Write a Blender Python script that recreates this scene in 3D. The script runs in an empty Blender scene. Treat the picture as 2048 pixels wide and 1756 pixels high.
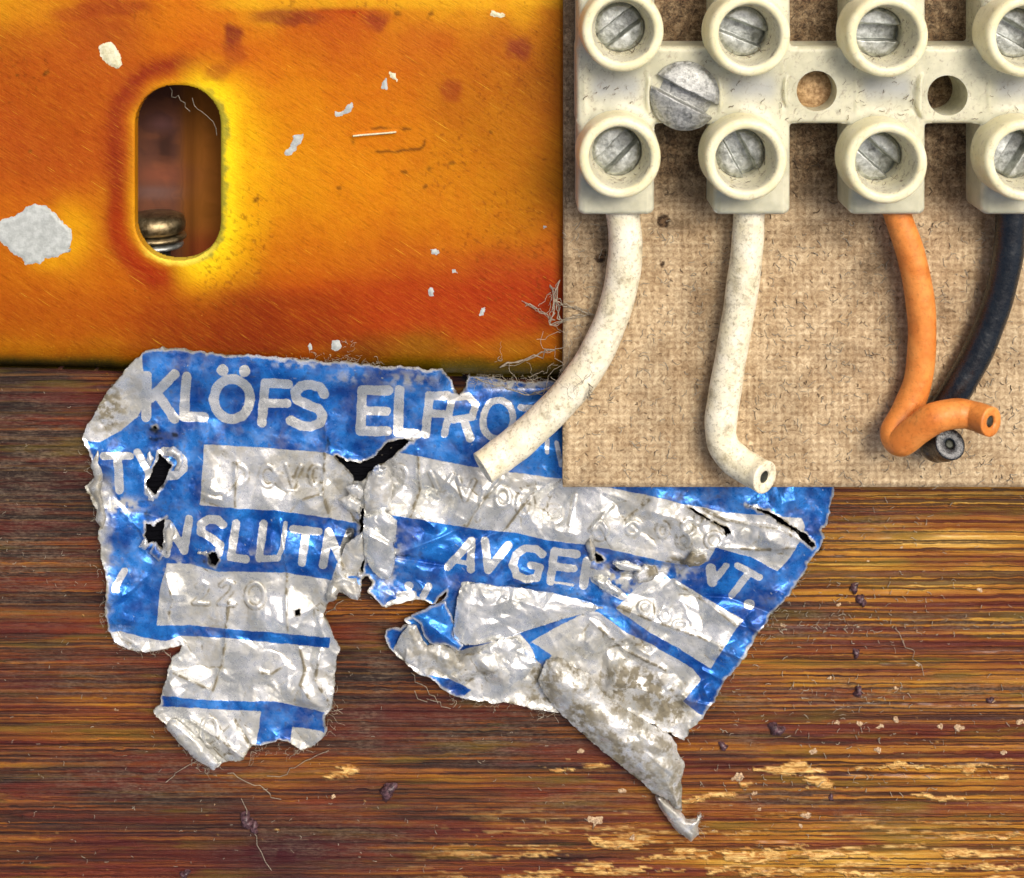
import bpy, bmesh, math, random
import numpy as np
from mathutils import Vector
from mathutils.geometry import delaunay_2d_cdt

# ------------------------------------------------------------------ camera, sky, sun, exposure
S = 0.001            # drawing unit -> scene units
D = 3000.0           # camera height over the backing board, drawing units
CX, CY = 1000.0, -250.0   # foot of the camera axis
SC = bpy.context.scene
COL = SC.collection
random.seed(7)
rng = np.random.default_rng(7)

cam_data = bpy.data.cameras.new('camera')
cam = bpy.data.objects.new('camera', cam_data)
COL.objects.link(cam)
cam.location = ((CX - 1024) * S, -(CY - 878) * S, D * S)
cam.rotation_euler = (0, 0, 0)
cam_data.sensor_width = 36
cam_data.lens = 36 * D / 2048
cam_data.shift_x = (1024 - CX) / 2048
cam_data.shift_y = -(878 - CY) / 2048
cam_data.clip_start = 0.05
cam_data.clip_end = 50
cam_data.dof.use_dof = True
cam_data.dof.focus_distance = (D - 90) * S
cam_data.dof.aperture_fstop = (cam_data.lens / 1000) / (38 * S)
SC.camera = cam

SUN_EL, SUN_AZ = math.radians(57), math.radians(38)      # light comes from the upper right, azimuth measured from +Y towards +X
world = bpy.data.worlds.new('World')
SC.world = world
world.use_nodes = True
wn = world.node_tree
for n in list(wn.nodes):
    wn.nodes.remove(n)
sky = wn.nodes.new('ShaderNodeTexSky')
sky.sky_type = 'NISHITA'
sky.sun_disc = False
sky.sun_elevation = SUN_EL
sky.sun_rotation = SUN_AZ
sky.air_density = 0.6
sky.dust_density = 6.0
sky.ozone_density = 0.3
bg = wn.nodes.new('ShaderNodeBackground')
bg.inputs['Strength'].default_value = 0.145
wo = wn.nodes.new('ShaderNodeOutputWorld')
wn.links.new(sky.outputs[0], bg.inputs[0])
wn.links.new(bg.outputs[0], wo.inputs[0])

sun_data = bpy.data.lights.new('sun', 'SUN')
sun_data.energy = 2.2
sun_data.angle = math.radians(26)
sun_data.color = (1.0, 0.955, 0.88)
sun = bpy.data.objects.new('sun', sun_data)
COL.objects.link(sun)
sd = Vector((math.sin(SUN_AZ) * math.cos(SUN_EL), math.cos(SUN_AZ) * math.cos(SUN_EL), math.sin(SUN_EL)))
sun.rotation_euler = sd.to_track_quat('Z', 'Y').to_euler()

SC.view_settings.view_transform = 'Standard'
SC.view_settings.look = 'None'
SC.view_settings.exposure = 0.0
SC.view_settings.gamma = 1.0
SC.view_settings.use_curve_mapping = False
SC.cycles.max_bounces = 8

# ------------------------------------------------------------------ helpers: coordinates and fields
def W(u, v, z):
    """traced point (u, v) at height z -> scene coordinates"""
    k = (D - z) / D
    return ((CX + (u - CX) * k - 1024) * S, -(CY + (v - CY) * k - 878) * S, z * S + 0 * u)

def PL(u, v, z):
    """traced point at height z -> plan coordinates in drawing units"""
    k = (D - z) / D
    return CX + (u - CX) * k, CY + (v - CY) * k

def WP(x, y, z):
    return ((x - 1024) * S, -(y - 878) * S, z * S + 0 * x)

def ss(a, b, x):
    t = np.clip((x - a) / (b - a), 0, 1)
    return t * t * (3 - 2 * t)

def lerp(a, b, t):
    return a + (b - a) * t

_lat = {}
def vnoise(x, y, seed=0):
    if seed not in _lat:
        _lat[seed] = np.random.default_rng(1000 + seed).random((256, 256))
    L = _lat[seed]
    xi = np.floor(x).astype(int); yi = np.floor(y).astype(int)
    fx = x - xi; fy = y - yi
    fx = fx * fx * (3 - 2 * fx); fy = fy * fy * (3 - 2 * fy)
    a = L[xi % 256, yi % 256]; b = L[(xi + 1) % 256, yi % 256]
    c = L[xi % 256, (yi + 1) % 256]; d = L[(xi + 1) % 256, (yi + 1) % 256]
    return (a * (1 - fx) + b * fx) * (1 - fy) + (c * (1 - fx) + d * fx) * fy

def fbm(x, y, sx, sy=None, octs=4, seed=0, gain=0.5):
    sy = sy or sx
    t = 0; a = 1; n = 0
    for o in range(octs):
        t = t + a * vnoise(x / sx * 2 ** o + 17.3 * o, y / sy * 2 ** o + 9.1 * o, seed + o)
        n += a; a *= gain
    return t / n          # 0..1, mean .5

def seg_d(x, y, ax, ay, bx, by):
    dx, dy = bx - ax, by - ay
    L = dx * dx + dy * dy + 1e-9
    t = np.clip(((x - ax) * dx + (y - ay) * dy) / L, 0, 1)
    return np.hypot(x - ax - t * dx, y - ay - t * dy)

def poly_sdf(x, y, pts):
    """signed distance, negative inside"""
    d = np.full(x.shape, 1e9); ins = np.zeros(x.shape, bool)
    n = len(pts)
    for i in range(n):
        ax, ay = pts[i]; bx, by = pts[(i + 1) % n]
        d = np.minimum(d, seg_d(x, y, ax, ay, bx, by))
        if ay != by:
            c = ((ay > y) != (by > y)) & (x < (bx - ax) * (y - ay) / (by - ay) + ax)
            ins ^= c
    return np.where(ins, -d, d)

def stroke_sdf(x, y, pts, w):
    d = np.full(x.shape, 1e9)
    m = w + 40
    xs = [p[0] for p in pts]; ys = [p[1] for p in pts]
    near = (x > min(xs) - m) & (x < max(xs) + m) & (y > min(ys) - m) & (y < max(ys) + m)
    xn, yn = x[near], y[near]
    if xn.size:
        dn = np.full(xn.shape, 1e9)
        for i in range(len(pts) - 1):
            dn = np.minimum(dn, seg_d(xn, yn, *pts[i], *pts[i + 1]))
        d[near] = dn - w / 2
    return d

def ell(cx, cy, rx, ry, a0=0, a1=360, n=28, rot=0):
    out = []
    r = math.radians(rot)
    for i in range(n + 1):
        t = math.radians(a0 + (a1 - a0) * i / n)
        ex, ey = rx * math.cos(t), ry * math.sin(t)
        out.append((cx + ex * math.cos(r) - ey * math.sin(r), cy + ex * math.sin(r) + ey * math.cos(r)))
    return out

def rrect(x, y, cx, cy, hx, hy, r):
    qx = np.abs(x - cx) - hx + r; qy = np.abs(y - cy) - hy + r
    return np.hypot(np.maximum(qx, 0), np.maximum(qy, 0)) + np.minimum(np.maximum(qx, qy), 0) - r

def smin(a, b, k):
    h = np.clip(0.5 + 0.5 * (b - a) / k, 0, 1)
    return b * (1 - h) + a * h - k * h * (1 - h)

def gauss(x, y, cx, cy, sx, sy=None):
    sy = sy or sx
    return np.exp(-((x - cx) / sx) ** 2 - ((y - cy) / sy) ** 2)

def srgb(h):
    if isinstance(h, str):
        c = [int(h[i:i + 2], 16) / 255 for i in (0, 2, 4)]
    else:
        c = [v / 255 for v in h]
    return tuple(v / 12.92 if v <= 0.04045 else ((v + 0.055) / 1.055) ** 2.4 for v in c)

def facets(U, V, spacing, seed, aniso=1.0, rot=0.0):
    """piecewise flat random relief with sharp creases, values about -1..1"""
    r = np.random.default_rng(seed)
    c, s = math.cos(rot), math.sin(rot)
    X = (U * c + V * s) / aniso; Y = -U * s + V * c
    x0, x1, y0, y1 = X.min() - spacing, X.max() + spacing, Y.min() - spacing, Y.max() + spacing
    nx, ny = int((x1 - x0) / spacing) + 2, int((y1 - y0) / spacing) + 2
    pts = []
    for i in range(nx):
        for j in range(ny):
            pts.append((x0 + (i + r.uniform(-.1, 1.1)) * spacing, y0 + (j + r.uniform(-.1, 1.1)) * spacing))
    co, _, tris, *_ = delaunay_2d_cdt([Vector(p) for p in pts], [], [], 0, 1e-6)
    h = r.uniform(-1, 1, len(co))
    Xf, Yf = X.ravel(), Y.ravel()
    out = np.zeros(Xf.shape)
    # bucket the points so that each triangle only tests its own neighbourhood
    bs = spacing
    bi = ((Xf - x0) / bs).astype(int); bj = ((Yf - y0) / bs).astype(int)
    NB = int((y1 - y0) / bs) + 3
    key = bi * NB + bj
    order = np.argsort(key, kind='stable'); ks = key[order]
    for t in tris:
        a, b, d = (co[i] for i in t)
        den = (b.y - d.y) * (a.x - d.x) + (d.x - b.x) * (a.y - d.y)
        if abs(den) < 1e-9:
            continue
        i0, i1 = int((min(a.x, b.x, d.x) - x0) / bs), int((max(a.x, b.x, d.x) - x0) / bs)
        j0, j1 = int((min(a.y, b.y, d.y) - y0) / bs), int((max(a.y, b.y, d.y) - y0) / bs)
        for i in range(i0, i1 + 1):
            lo = np.searchsorted(ks, i * NB + j0); hi = np.searchsorted(ks, i * NB + j1, side='right')
            if hi <= lo:
                continue
            idx = order[lo:hi]
            px, py = Xf[idx], Yf[idx]
            l1 = ((b.y - d.y) * (px - d.x) + (d.x - b.x) * (py - d.y)) / den
            l2 = ((d.y - a.y) * (px - d.x) + (a.x - d.x) * (py - d.y)) / den
            l3 = 1 - l1 - l2
            m = (l1 >= 0) & (l2 >= 0) & (l3 >= 0)
            out[idx[m]] = (l1 * h[t[0]] + l2 * h[t[1]] + l3 * h[t[2]])[m]
    return out.reshape(U.shape)

# ------------------------------------------------------------------ helpers: objects
def tag(o, label=None, cat=None, group=None, kind=None):
    if label: o['label'] = label
    if cat: o['category'] = cat
    if group: o['group'] = group
    if kind: o['kind'] = kind
    return o

def empty(name, loc, **k):
    o = bpy.data.objects.new(name, None)
    o.empty_display_size = 0.02
    COL.objects.link(o); o.location = loc
    return tag(o, **k)

def link(name, me, mat, parent=None):
    o = bpy.data.objects.new(name, me)
    COL.objects.link(o)
    if mat: me.materials.append(mat)
    if parent is not None:
        o.parent = parent
        o.matrix_parent_inverse = parent.matrix_basis.inverted()
    return o

def np_mesh(name, verts, faces, smooth=True):
    """faces: (n,4) or (n,3) int array"""
    me = bpy.data.meshes.new(name)
    nv, nf, k = len(verts), len(faces), faces.shape[1]
    me.vertices.add(nv); me.vertices.foreach_set('co', np.ascontiguousarray(verts, dtype=np.float32).ravel())
    me.loops.add(nf * k); me.loops.foreach_set('vertex_index', np.ascontiguousarray(faces, dtype=np.int32).ravel())
    me.polygons.add(nf)
    me.polygons.foreach_set('loop_start', np.arange(0, nf * k, k, dtype=np.int32))
    me.polygons.foreach_set('use_smooth', np.full(nf, smooth))
    me.update(calc_edges=True)
    return me

def sheet(name, us, vs, sdf, zf, mat, parent=None, floor=None, thick=None, attrs=None, plan=False, wall_rows=1):
    """a heightfield piece cut to an outline, with real side walls down to floor (or by thick)"""
    U, V = np.meshgrid(us, vs)
    step = float(np.min(np.diff(us)))
    d = sdf(U, V)
    keep = d < 0.7 * step
    gy, gx = np.gradient(d, vs, us)
    g = np.hypot(gx, gy) + 1e-6
    mv = (np.abs(d) < 0.75 * step) & keep
    sh = np.where(mv, d / g, 0)
    U2 = U - sh * gx / g; V2 = V - sh * gy / g
    d2 = np.where(mv, 0, d)
    Z = zf(U2, V2, d2)
    x, y, z = (WP if plan else W)(U2, V2, Z)
    idx = np.full(U.shape, -1); 
    cell = keep[:-1, :-1] & keep[1:, :-1] & keep[:-1, 1:] & keep[1:, 1:]
    use = np.zeros(U.shape, bool)
    use[:-1, :-1] |= cell; use[1:, :-1] |= cell; use[:-1, 1:] |= cell; use[1:, 1:] |= cell
    idx[use] = np.arange(use.sum())
    verts = np.stack([x[use], y[use], z[use]], 1)
    a = idx[:-1, :-1][cell]; b = idx[1:, :-1][cell]; c = idx[1:, 1:][cell]; e = idx[:-1, 1:][cell]
    faces = np.stack([a, b, c, e], 1)
    uvw = [U2[use], V2[use], d2[use], Z[use]]
    n0 = len(verts)
    if floor is not None or thick is not None:
        E = np.concatenate([faces[:, [0, 1]], faces[:, [1, 2]], faces[:, [2, 3]], faces[:, [3, 0]]])
        ks = np.sort(E, 1); kk = ks[:, 0].astype(np.int64) * n0 + ks[:, 1]
        _, inv, cnt = np.unique(kk, return_inverse=True, return_counts=True)
        B = E[cnt[inv] == 1]
        bv = np.unique(B)
        m = np.full(n0, -1); m[bv] = np.arange(len(bv))
        top = verts[bv]
        rows = [top]
        bot = top.copy()
        bot[:, 2] = floor * S if floor is not None else top[:, 2] - thick * S
        for r in range(1, wall_rows + 1):
            rows.append(top + (bot - top) * r / wall_rows)
        base = n0
        allf = [faces]
        for r in range(wall_rows):
            o1 = base + r * len(bv); o2 = base + (r + 1) * len(bv)
            allf.append(np.stack([m[B[:, 1]] + o1, m[B[:, 0]] + o1, m[B[:, 0]] + o2, m[B[:, 1]] + o2], 1))
        verts = np.concatenate([verts] + rows)
        faces = np.concatenate(allf)
        for i in range(4):
            uvw[i] = np.concatenate([uvw[i]] + [uvw[i][bv]] * (wall_rows + 1))
    me = np_mesh(name, verts, faces)
    o = link(name, me, mat, parent)
    if attrs:
        A = attrs(*uvw)
        for k, val in A.items():
            val = np.asarray(val, dtype=np.float32)
            if val.ndim == 2:
                at = me.attributes.new(k, 'FLOAT_COLOR', 'POINT')
                at.data.foreach_set('color', np.concatenate([val, np.ones((len(val), 1), np.float32)], 1).ravel())
            else:
                at = me.attributes.new(k, 'FLOAT', 'POINT')
                at.data.foreach_set('value', val)
    return o

def lathe(name, prof, mat, cx, cy, parent=None, n=64, axis='z', wob=0.0, seed=0):
    """prof: list of (r, z) in drawing units around plan point (cx, cy)"""
    r_ = np.random.default_rng(seed)
    vs, fs = [], []
    ph = r_.uniform(0, 6.28, 3)
    for (r, z) in prof:
        for i in range(n):
            t = 2 * math.pi * i / n
            rr = r * (1 + wob * (math.sin(2 * t + ph[0]) + .6 * math.sin(3 * t + ph[1]) + .3 * math.sin(7 * t + ph[2])))
            vs.append(WP(cx + rr * math.cos(t), cy + rr * math.sin(t), z))
    for j in range(len(prof) - 1):
        for i in range(n):
            fs.append((j * n + i, (j + 1) * n + i, (j + 1) * n + (i + 1) % n, j * n + (i + 1) % n))
    me = np_mesh(name, np.array(vs), np.array(fs))
    return link(name, me, mat, parent)

def cr_path(pts, n=14):
    """Catmull-Rom through 3-D points"""
    P = [np.array(p, float) for p in pts]
    P = [2 * P[0] - P[1]] + P + [2 * P[-1] - P[-2]]
    out = []
    for i in range(1, len(P) - 2):
        for k in range(n):
            t = k / n
            out.append(0.5 * (2 * P[i] + (P[i + 1] - P[i - 1]) * t + (2 * P[i - 1] - 5 * P[i] + 4 * P[i + 1] - P[i + 2]) * t * t
                              + (3 * P[i] - P[i - 1] - 3 * P[i + 1] + P[i + 2]) * t ** 3))
    out.append(P[-2])
    return np.array(out)

def tube_arrays(path, rad, n=24, extra=None):
    """sweep; extra: list of (offset along the end tangent, radius) rings that close the end"""
    T = np.gradient(path, axis=0); T /= np.linalg.norm(T, axis=1)[:, None]
    up = np.array([0.3, 0.2, 1.0]); up /= np.linalg.norm(up)
    nrm = up - T[0] * up.dot(T[0]); nrm /= np.linalg.norm(nrm)
    rings = []
    for i in range(len(path)):
        nrm = nrm - T[i] * nrm.dot(T[i]); nrm /= np.linalg.norm(nrm)
        bn = np.cross(T[i], nrm)
        r = rad[i] if hasattr(rad, '__len__') else rad
        a = np.arange(n) * 2 * np.pi / n
        rings.append(path[i] + r * (np.cos(a)[:, None] * nrm + np.sin(a)[:, None] * bn))
    if extra:
        for off, r in extra:
            rings.append(path[-1] + T[-1] * off + r * (np.cos(a)[:, None] * nrm + np.sin(a)[:, None] * bn))
    V = np.concatenate(rings); F = []
    m = len(rings)
    i = np.arange(n); j = (i + 1) % n
    for k in range(m - 1):
        F.append(np.stack([k * n + i, k * n + j, (k + 1) * n + j, (k + 1) * n + i], 1))
    return V, np.concatenate(F), T[-1]

# ------------------------------------------------------------------ helpers: materials
class M:
    def __init__(s, name):
        s.m = bpy.data.materials.new(name); s.m.use_nodes = True
        s.t = s.m.node_tree; s.t.nodes.clear()
        s.out = s.t.nodes.new('ShaderNodeOutputMaterial')
        s.b = s.t.nodes.new('ShaderNodeBsdfPrincipled')
        s.t.links.new(s.b.outputs[0], s.out.inputs[0])
        geo = s.t.nodes.new('ShaderNodeNewGeometry')
        s.pos = s.vm('MULTIPLY', geo.outputs['Position'], (1000, 1000, 1000))
    def L(s, a, sock):
        if hasattr(a, 'is_output') or isinstance(a, bpy.types.NodeSocket):
            s.t.links.new(a, sock)
        else:
            if sock.type == 'RGBA' and len(a) == 3: a = (*a, 1)
            sock.default_value = a
    def vm(s, op, a, b):
        n = s.t.nodes.new('ShaderNodeVectorMath'); n.operation = op
        s.L(a, n.inputs[0]); s.L(b, n.inputs[1]); return n.outputs[0]
    def ma(s, op, a, b=0.0, c=0.0, clamp=False):
        n = s.t.nodes.new('ShaderNodeMath'); n.operation = op; n.use_clamp = clamp
        s.L(a, n.inputs[0]); s.L(b, n.inputs[1])
        if len(n.inputs) > 2: s.L(c, n.inputs[2])
        return n.outputs[0]
    def coord(s, scale=(1, 1, 1), rot=0.0, off=(0, 0, 0)):
        n = s.t.nodes.new('ShaderNodeMapping')
        # rotate first, then stretch
        n1 = s.t.nodes.new('ShaderNodeMapping'); n1.inputs['Rotation'].default_value = (0, 0, rot)
        s.t.links.new(s.pos, n1.inputs[0]); s.t.links.new(n1.outputs[0], n.inputs[0])
        n.inputs['Scale'].default_value = scale; n.inputs['Location'].default_value = off
        return n.outputs[0]
    def noise(s, scale=1.0, vec=None, detail=4, rough=.55, dist=0.0):
        n = s.t.nodes.new('ShaderNodeTexNoise')
        s.L(vec if vec is not None else s.pos, n.inputs['Vector'])
        n.inputs['Scale'].default_value = scale; n.inputs['Detail'].default_value = detail
        n.inputs['Roughness'].default_value = rough; n.inputs['Distortion'].default_value = dist
        return n.outputs['Fac']
    def voro(s, scale, vec=None, feature='F1', out='Distance'):
        n = s.t.nodes.new('ShaderNodeTexVoronoi'); n.feature = feature
        s.L(vec if vec is not None else s.pos, n.inputs['Vector']); n.inputs['Scale'].default_value = scale
        return n.outputs[out]
    def ramp(s, fac, stops, interp='LINEAR'):
        n = s.t.nodes.new('ShaderNodeValToRGB'); n.color_ramp.interpolation = interp
        e = n.color_ramp.elements
        while len(e) < len(stops): e.new(0.5)
        for i, (p, c) in enumerate(stops):
            e[i].position = p
            if not hasattr(c, '__len__'): c = (c, c, c)
            e[i].color = (*c, 1)
        s.L(fac, n.inputs[0]); return n.outputs[0]
    def mr(s, v, a, b, c=0.0, d=1.0, smooth=True):
        n = s.t.nodes.new('ShaderNodeMapRange'); n.interpolation_type = 'SMOOTHSTEP' if smooth else 'LINEAR'
        s.L(v, n.inputs[0])
        for i, q in enumerate((a, b, c, d)): n.inputs[i + 1].default_value = q
        return n.outputs[0]
    def mix(s, fac, a, b, mode='MIX'):
        n = s.t.nodes.new('ShaderNodeMix'); n.data_type = 'RGBA'; n.blend_type = mode
        s.L(fac, n.inputs[0]); s.L(a, n.inputs[6]); s.L(b, n.inputs[7]); return n.outputs[2]
    def attr(s, name, out='Fac'):
        n = s.t.nodes.new('ShaderNodeAttribute'); n.attribute_name = name; return n.outputs[out]
    def bump(s, h, dist, strength=1.0, prev=None):
        n = s.t.nodes.new('ShaderNodeBump'); n.inputs['Distance'].default_value = dist * S
        n.inputs['Strength'].default_value = strength
        s.L(h, n.inputs['Height'])
        if prev is not None: s.L(prev, n.inputs['Normal'])
        return n.outputs[0]
    def set(s, **k):
        names = dict(color='Base Color', rough='Roughness', metal='Metallic', normal='Normal', sss='Subsurface Weight', spec='Specular IOR Level', coat='Coat Weight', coatr='Coat Roughness')
        for a, v in k.items(): s.L(v, s.b.inputs[names[a]])
        return s

# ------------------------------------------------------------------ materials
def mat_board():
    m = M('streaked_wood')
    wob = m.noise(1, m.coord((0.004, 0.006, 1)), 3, .5)
    sx = m.t.nodes.new('ShaderNodeSeparateXYZ'); m.L(m.pos, sx.inputs[0])
    yy = m.ma('ADD', sx.outputs[1], m.ma('MULTIPLY', wob, 9))
    cb = m.t.nodes.new('ShaderNodeCombineXYZ'); m.L(sx.outputs[0], cb.inputs[0]); m.L(yy, cb.inputs[1])
    def st(ax_, ay_, off, det=3, r=.6, dist=.1):
        n = m.t.nodes.new('ShaderNodeMapping'); m.L(cb.outputs[0], n.inputs[0])
        n.inputs['Scale'].default_value = (ax_, ay_, 1); n.inputs['Location'].default_value = (off, off * .7, 0)
        return m.noise(1, n.outputs[0], det, r, dist)
    fine = st(.004, .30, 0, 3, .7); mid = st(.0011, .10, 3, 3, .6); big = st(.0018, .017, 7, 4, .6, .4); lines = st(.0004, .17, 11, 1, .5)
    tone = m.attr('tone')
    f = m.ma('ADD', m.ma('MULTIPLY', mid, .7), m.ma('MULTIPLY', fine, .7))
    f = m.ma('ADD', f, m.ma('MULTIPLY', big, .8))
    f = m.ma('SUBTRACT', f, .615)
    f = m.ma('ADD', f, m.ma('SUBTRACT', tone, .5))
    col = m.ramp(f, [(0.24, srgb('20130c')), (0.37, srgb('452312')), (0.49, srgb('733a10')), (0.61, srgb('9c6012')), (0.74, srgb('c08c2a')), (0.88, srgb('e4b862'))])
    joint = m.mr(lines, .40, .50, 1, 0)
    joint2 = m.mr(lines, .56, .62, 0, 1)
    stk = m.attr('streak')
    col = m.mix(m.ma('MULTIPLY', joint, m.mr(stk, 0, 1, .35, .8)), col, srgb('2c180c'))
    col = m.mix(m.ma('MULTIPLY', joint2, m.mr(stk, 0, 1, .12, .55)), col, srgb('bc8228'))
    red = m.mr(st(.0022, .024, 19), .46, .62)
    col = m.mix(m.ma('MULTIPLY', red, .55), col, srgb('6a1e10'))
    ol = m.mr(st(.003, .03, 27), .53, .68)
    col = m.mix(m.ma('MULTIPLY', ol, .6), col, srgb('6e5a10'))
    col = m.mix(m.attr('wine'), col, srgb('3c0c10'))
    grime_n = m.mr(m.noise(1, m.coord((.014, .035, 1)), 6, .7), .38, .60)
    gr = m.ma('MULTIPLY', m.attr('grime'), grime_n, clamp=True)
    col = m.mix(m.ma('MULTIPLY', gr, .7), col, m.mix(m.mr(m.noise(1, m.coord((.1, .3, 1)), 4, .7), .35, .65), srgb('261a14'), srgb('84705a')))
    gold = m.attr('gold')
    gcol = m.mix(m.mr(m.noise(1, m.coord((.03, .12, 1)), 4, .7), .35, .65), srgb('a8681e'), srgb('f6cc7c'))
    col = m.mix(gold, col, gcol)
    speck = m.mr(m.voro(.11, m.coord((.8, 1, 1))), .0, .13, 1, 0)
    spm = m.mr(m.noise(.02, None, 2), .5, .66)
    col = m.mix(m.ma('MULTIPLY', m.ma('MULTIPLY', speck, spm), .5), col, srgb('c0a08a'))
    col = m.mix(m.attr('gap_shade'), col, (.006, .006, .008))  # near-black painted as the shade seen through the tears
    ng = m.ma('SUBTRACT', 1.0, m.attr('gap_shade'))
    m.set(color=col, rough=m.ma('MAXIMUM', m.mr(m.noise(.05, None, 3), .3, .7, .35, .65), m.attr('gap_shade')))
    h = m.ma('ADD', m.ma('MULTIPLY', fine, .5), m.ma('ADD', m.ma('MULTIPLY', m.ma('SUBTRACT', 1.0, joint), .5), m.ma('MULTIPLY', gold, .8)))
    nb = m.bump(h, 5.0, .9)
    nb = m.bump(m.noise(.3, None, 4, .7), 2.0, .8, nb)
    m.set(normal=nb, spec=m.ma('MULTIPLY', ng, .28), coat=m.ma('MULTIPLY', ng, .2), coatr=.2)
    return m.m

PG = .92
def mat_plate():
    m = M('tempered_steel')
    base = m.attr('col', 'Color')
    g = m.noise(1, m.coord((0.028, 0.42, 1), rot=math.radians(33)), 3, .7)
    g2 = m.noise(.12, None, 5, .7)
    col = m.mix(m.mr(g, .5, .72, 0, .35), base, m.mix(.35, base, srgb('ffc860')))
    col = m.mix(m.mr(g, .5, .28, 0, .45), col, m.mix(1.0, base, (.35, .3, .3), 'MULTIPLY'))
    col = m.mix(m.mr(g2, .5, .72, 0, .28), col, m.mix(1.0, base, (.6, .45, .4), 'MULTIPLY'))
    sc_ = m.mr(m.noise(1, m.coord((.012, .55, 1), rot=math.radians(33), off=(7, 3, 0)), 2, .5), .70, .76)
    col = m.mix(m.ma('MULTIPLY', sc_, .6), col, srgb('ffd890'))
    mt = m.mr(m.noise(.022, None, 6, .72), .42, .62)
    col = m.mix(m.ma('MULTIPLY', mt, .3), col, m.mix(1.0, col, (.85, .55, .4), 'MULTIPLY'))
    sp = m.mr(m.voro(.045), .0, .09, 1, 0)
    spm = m.mr(m.noise(.012, None, 2), .52, .66)
    col = m.mix(m.ma('MULTIPLY', m.ma('MULTIPLY', sp, spm), .7), col, srgb('5a2c10'))
    sp2 = m.mr(m.voro(.021, m.coord((1, 1, 1), rot=.7, off=(50, 20, 0))), .0, .035, 1, 0)
    col = m.mix(m.ma('MULTIPLY', sp2, .8), col, srgb('f0c8a8'))
    m.set(color=m.mix(1.0, col, (PG * .97, PG * .86, PG * .16), 'MULTIPLY'), metal=.15, rough=m.mr(g, .3, .7, .36, .56), spec=.14)
    nb = m.bump(g, .8, .5)
    nb = m.bump(g2, 2.4, .5, nb)
    m.set(normal=nb)
    return m.m

def mat_hardboard():
    m = M('pressed_hardboard')
    p = m.pos
    warp = m.noise(.02, None, 2)
    def wave(rot, per):
        v = m.coord((1, 1, 1), rot=rot)
        sx = m.t.nodes.new('ShaderNodeSeparateXYZ'); m.L(v, sx.inputs[0])
        a = m.ma('ADD', m.ma('MULTIPLY', sx.outputs[0], 2 * math.pi / per), m.ma('MULTIPLY', warp, 2.5))
        return m.ma('SINE', a)
    wv = m.ma('MULTIPLY', m.ma('ADD', wave(.0, 14), wave(math.pi / 2, 12.5)), .6)
    n1 = m.noise(.10, m.coord((1, 1, 1)), 5, .78, 1.2)
    n2 = m.noise(.022, None, 4, .6)
    h = m.ma('ADD', m.ma('MULTIPLY', wv, .055), n1)
    col = m.ramp(h, [(0.28, srgb('7e6648')), (0.42, srgb('ab9270')), (0.54, srgb('c8b08a')), (0.7, srgb('e8d4ac'))])
    col = m.mix(m.mr(n2, .42, .66, 0, .4), col, m.mix(1.0, col, srgb('b09878'), 'MULTIPLY'))
    dk = m.mr(m.voro(.075, m.coord((1, 1.2, 1), rot=.4)), .0, .13, 1, 0)
    dkm = m.mr(m.noise(.015, None, 2), .46, .6)
    col = m.mix(m.ma('MULTIPLY', m.ma('MULTIPLY', dk, dkm), .8), col, srgb('3a2c20'))
    gri_shade = m.ma('MULTIPLY', m.attr('grime'), m.mr(m.noise(.05, None, 5, .7), .25, .6, .45, 1), clamp=True)
    col = m.mix(gri_shade, col, m.mix(m.mr(n1, .4, .65), srgb('281c12'), srgb('6e563c')))
    m.set(color=col, rough=.85, spec=.25)
    m.set(normal=m.bump(h, 2.2, .7))
    return m.m

def mat_nylon(name, c0, c1, sss=.25):
    m = M(name)
    n = m.noise(.02, None, 4, .6); n2 = m.noise(.2, None, 4, .7)
    col = m.mix(m.mr(n, .3, .7), c0, c1)
    a = m.attr('grime')
    g = m.ma('MULTIPLY', a, m.mr(m.noise(.11, m.coord((1, .7, 1), rot=.6), 5, .75, 1.0), .53, .66), clamp=True)
    col = m.mix(m.ma('MULTIPLY', m.attr('bluish'), .75), col, srgb('a4a8aa'))
    col = m.mix(g, col, srgb('7a6650'))
    line = m.ma('MULTIPLY', m.mr(m.voro(.05, m.coord((1.4, .6, 1), rot=.9)), .0, .05, 1, 0), a)
    col = m.mix(m.ma('MULTIPLY', line, .7), col, srgb('4c4236'))
    m.set(color=col, rough=m.mr(n2, .3, .7, .34, .5), sss=sss, spec=.45)
    m.b.inputs['Subsurface Radius'].default_value = (1, .9, .6)
    m.b.inputs['Subsurface Scale'].default_value = 16 * S
    m.set(normal=m.bump(n, 1.5, .5))
    return m.m

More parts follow.
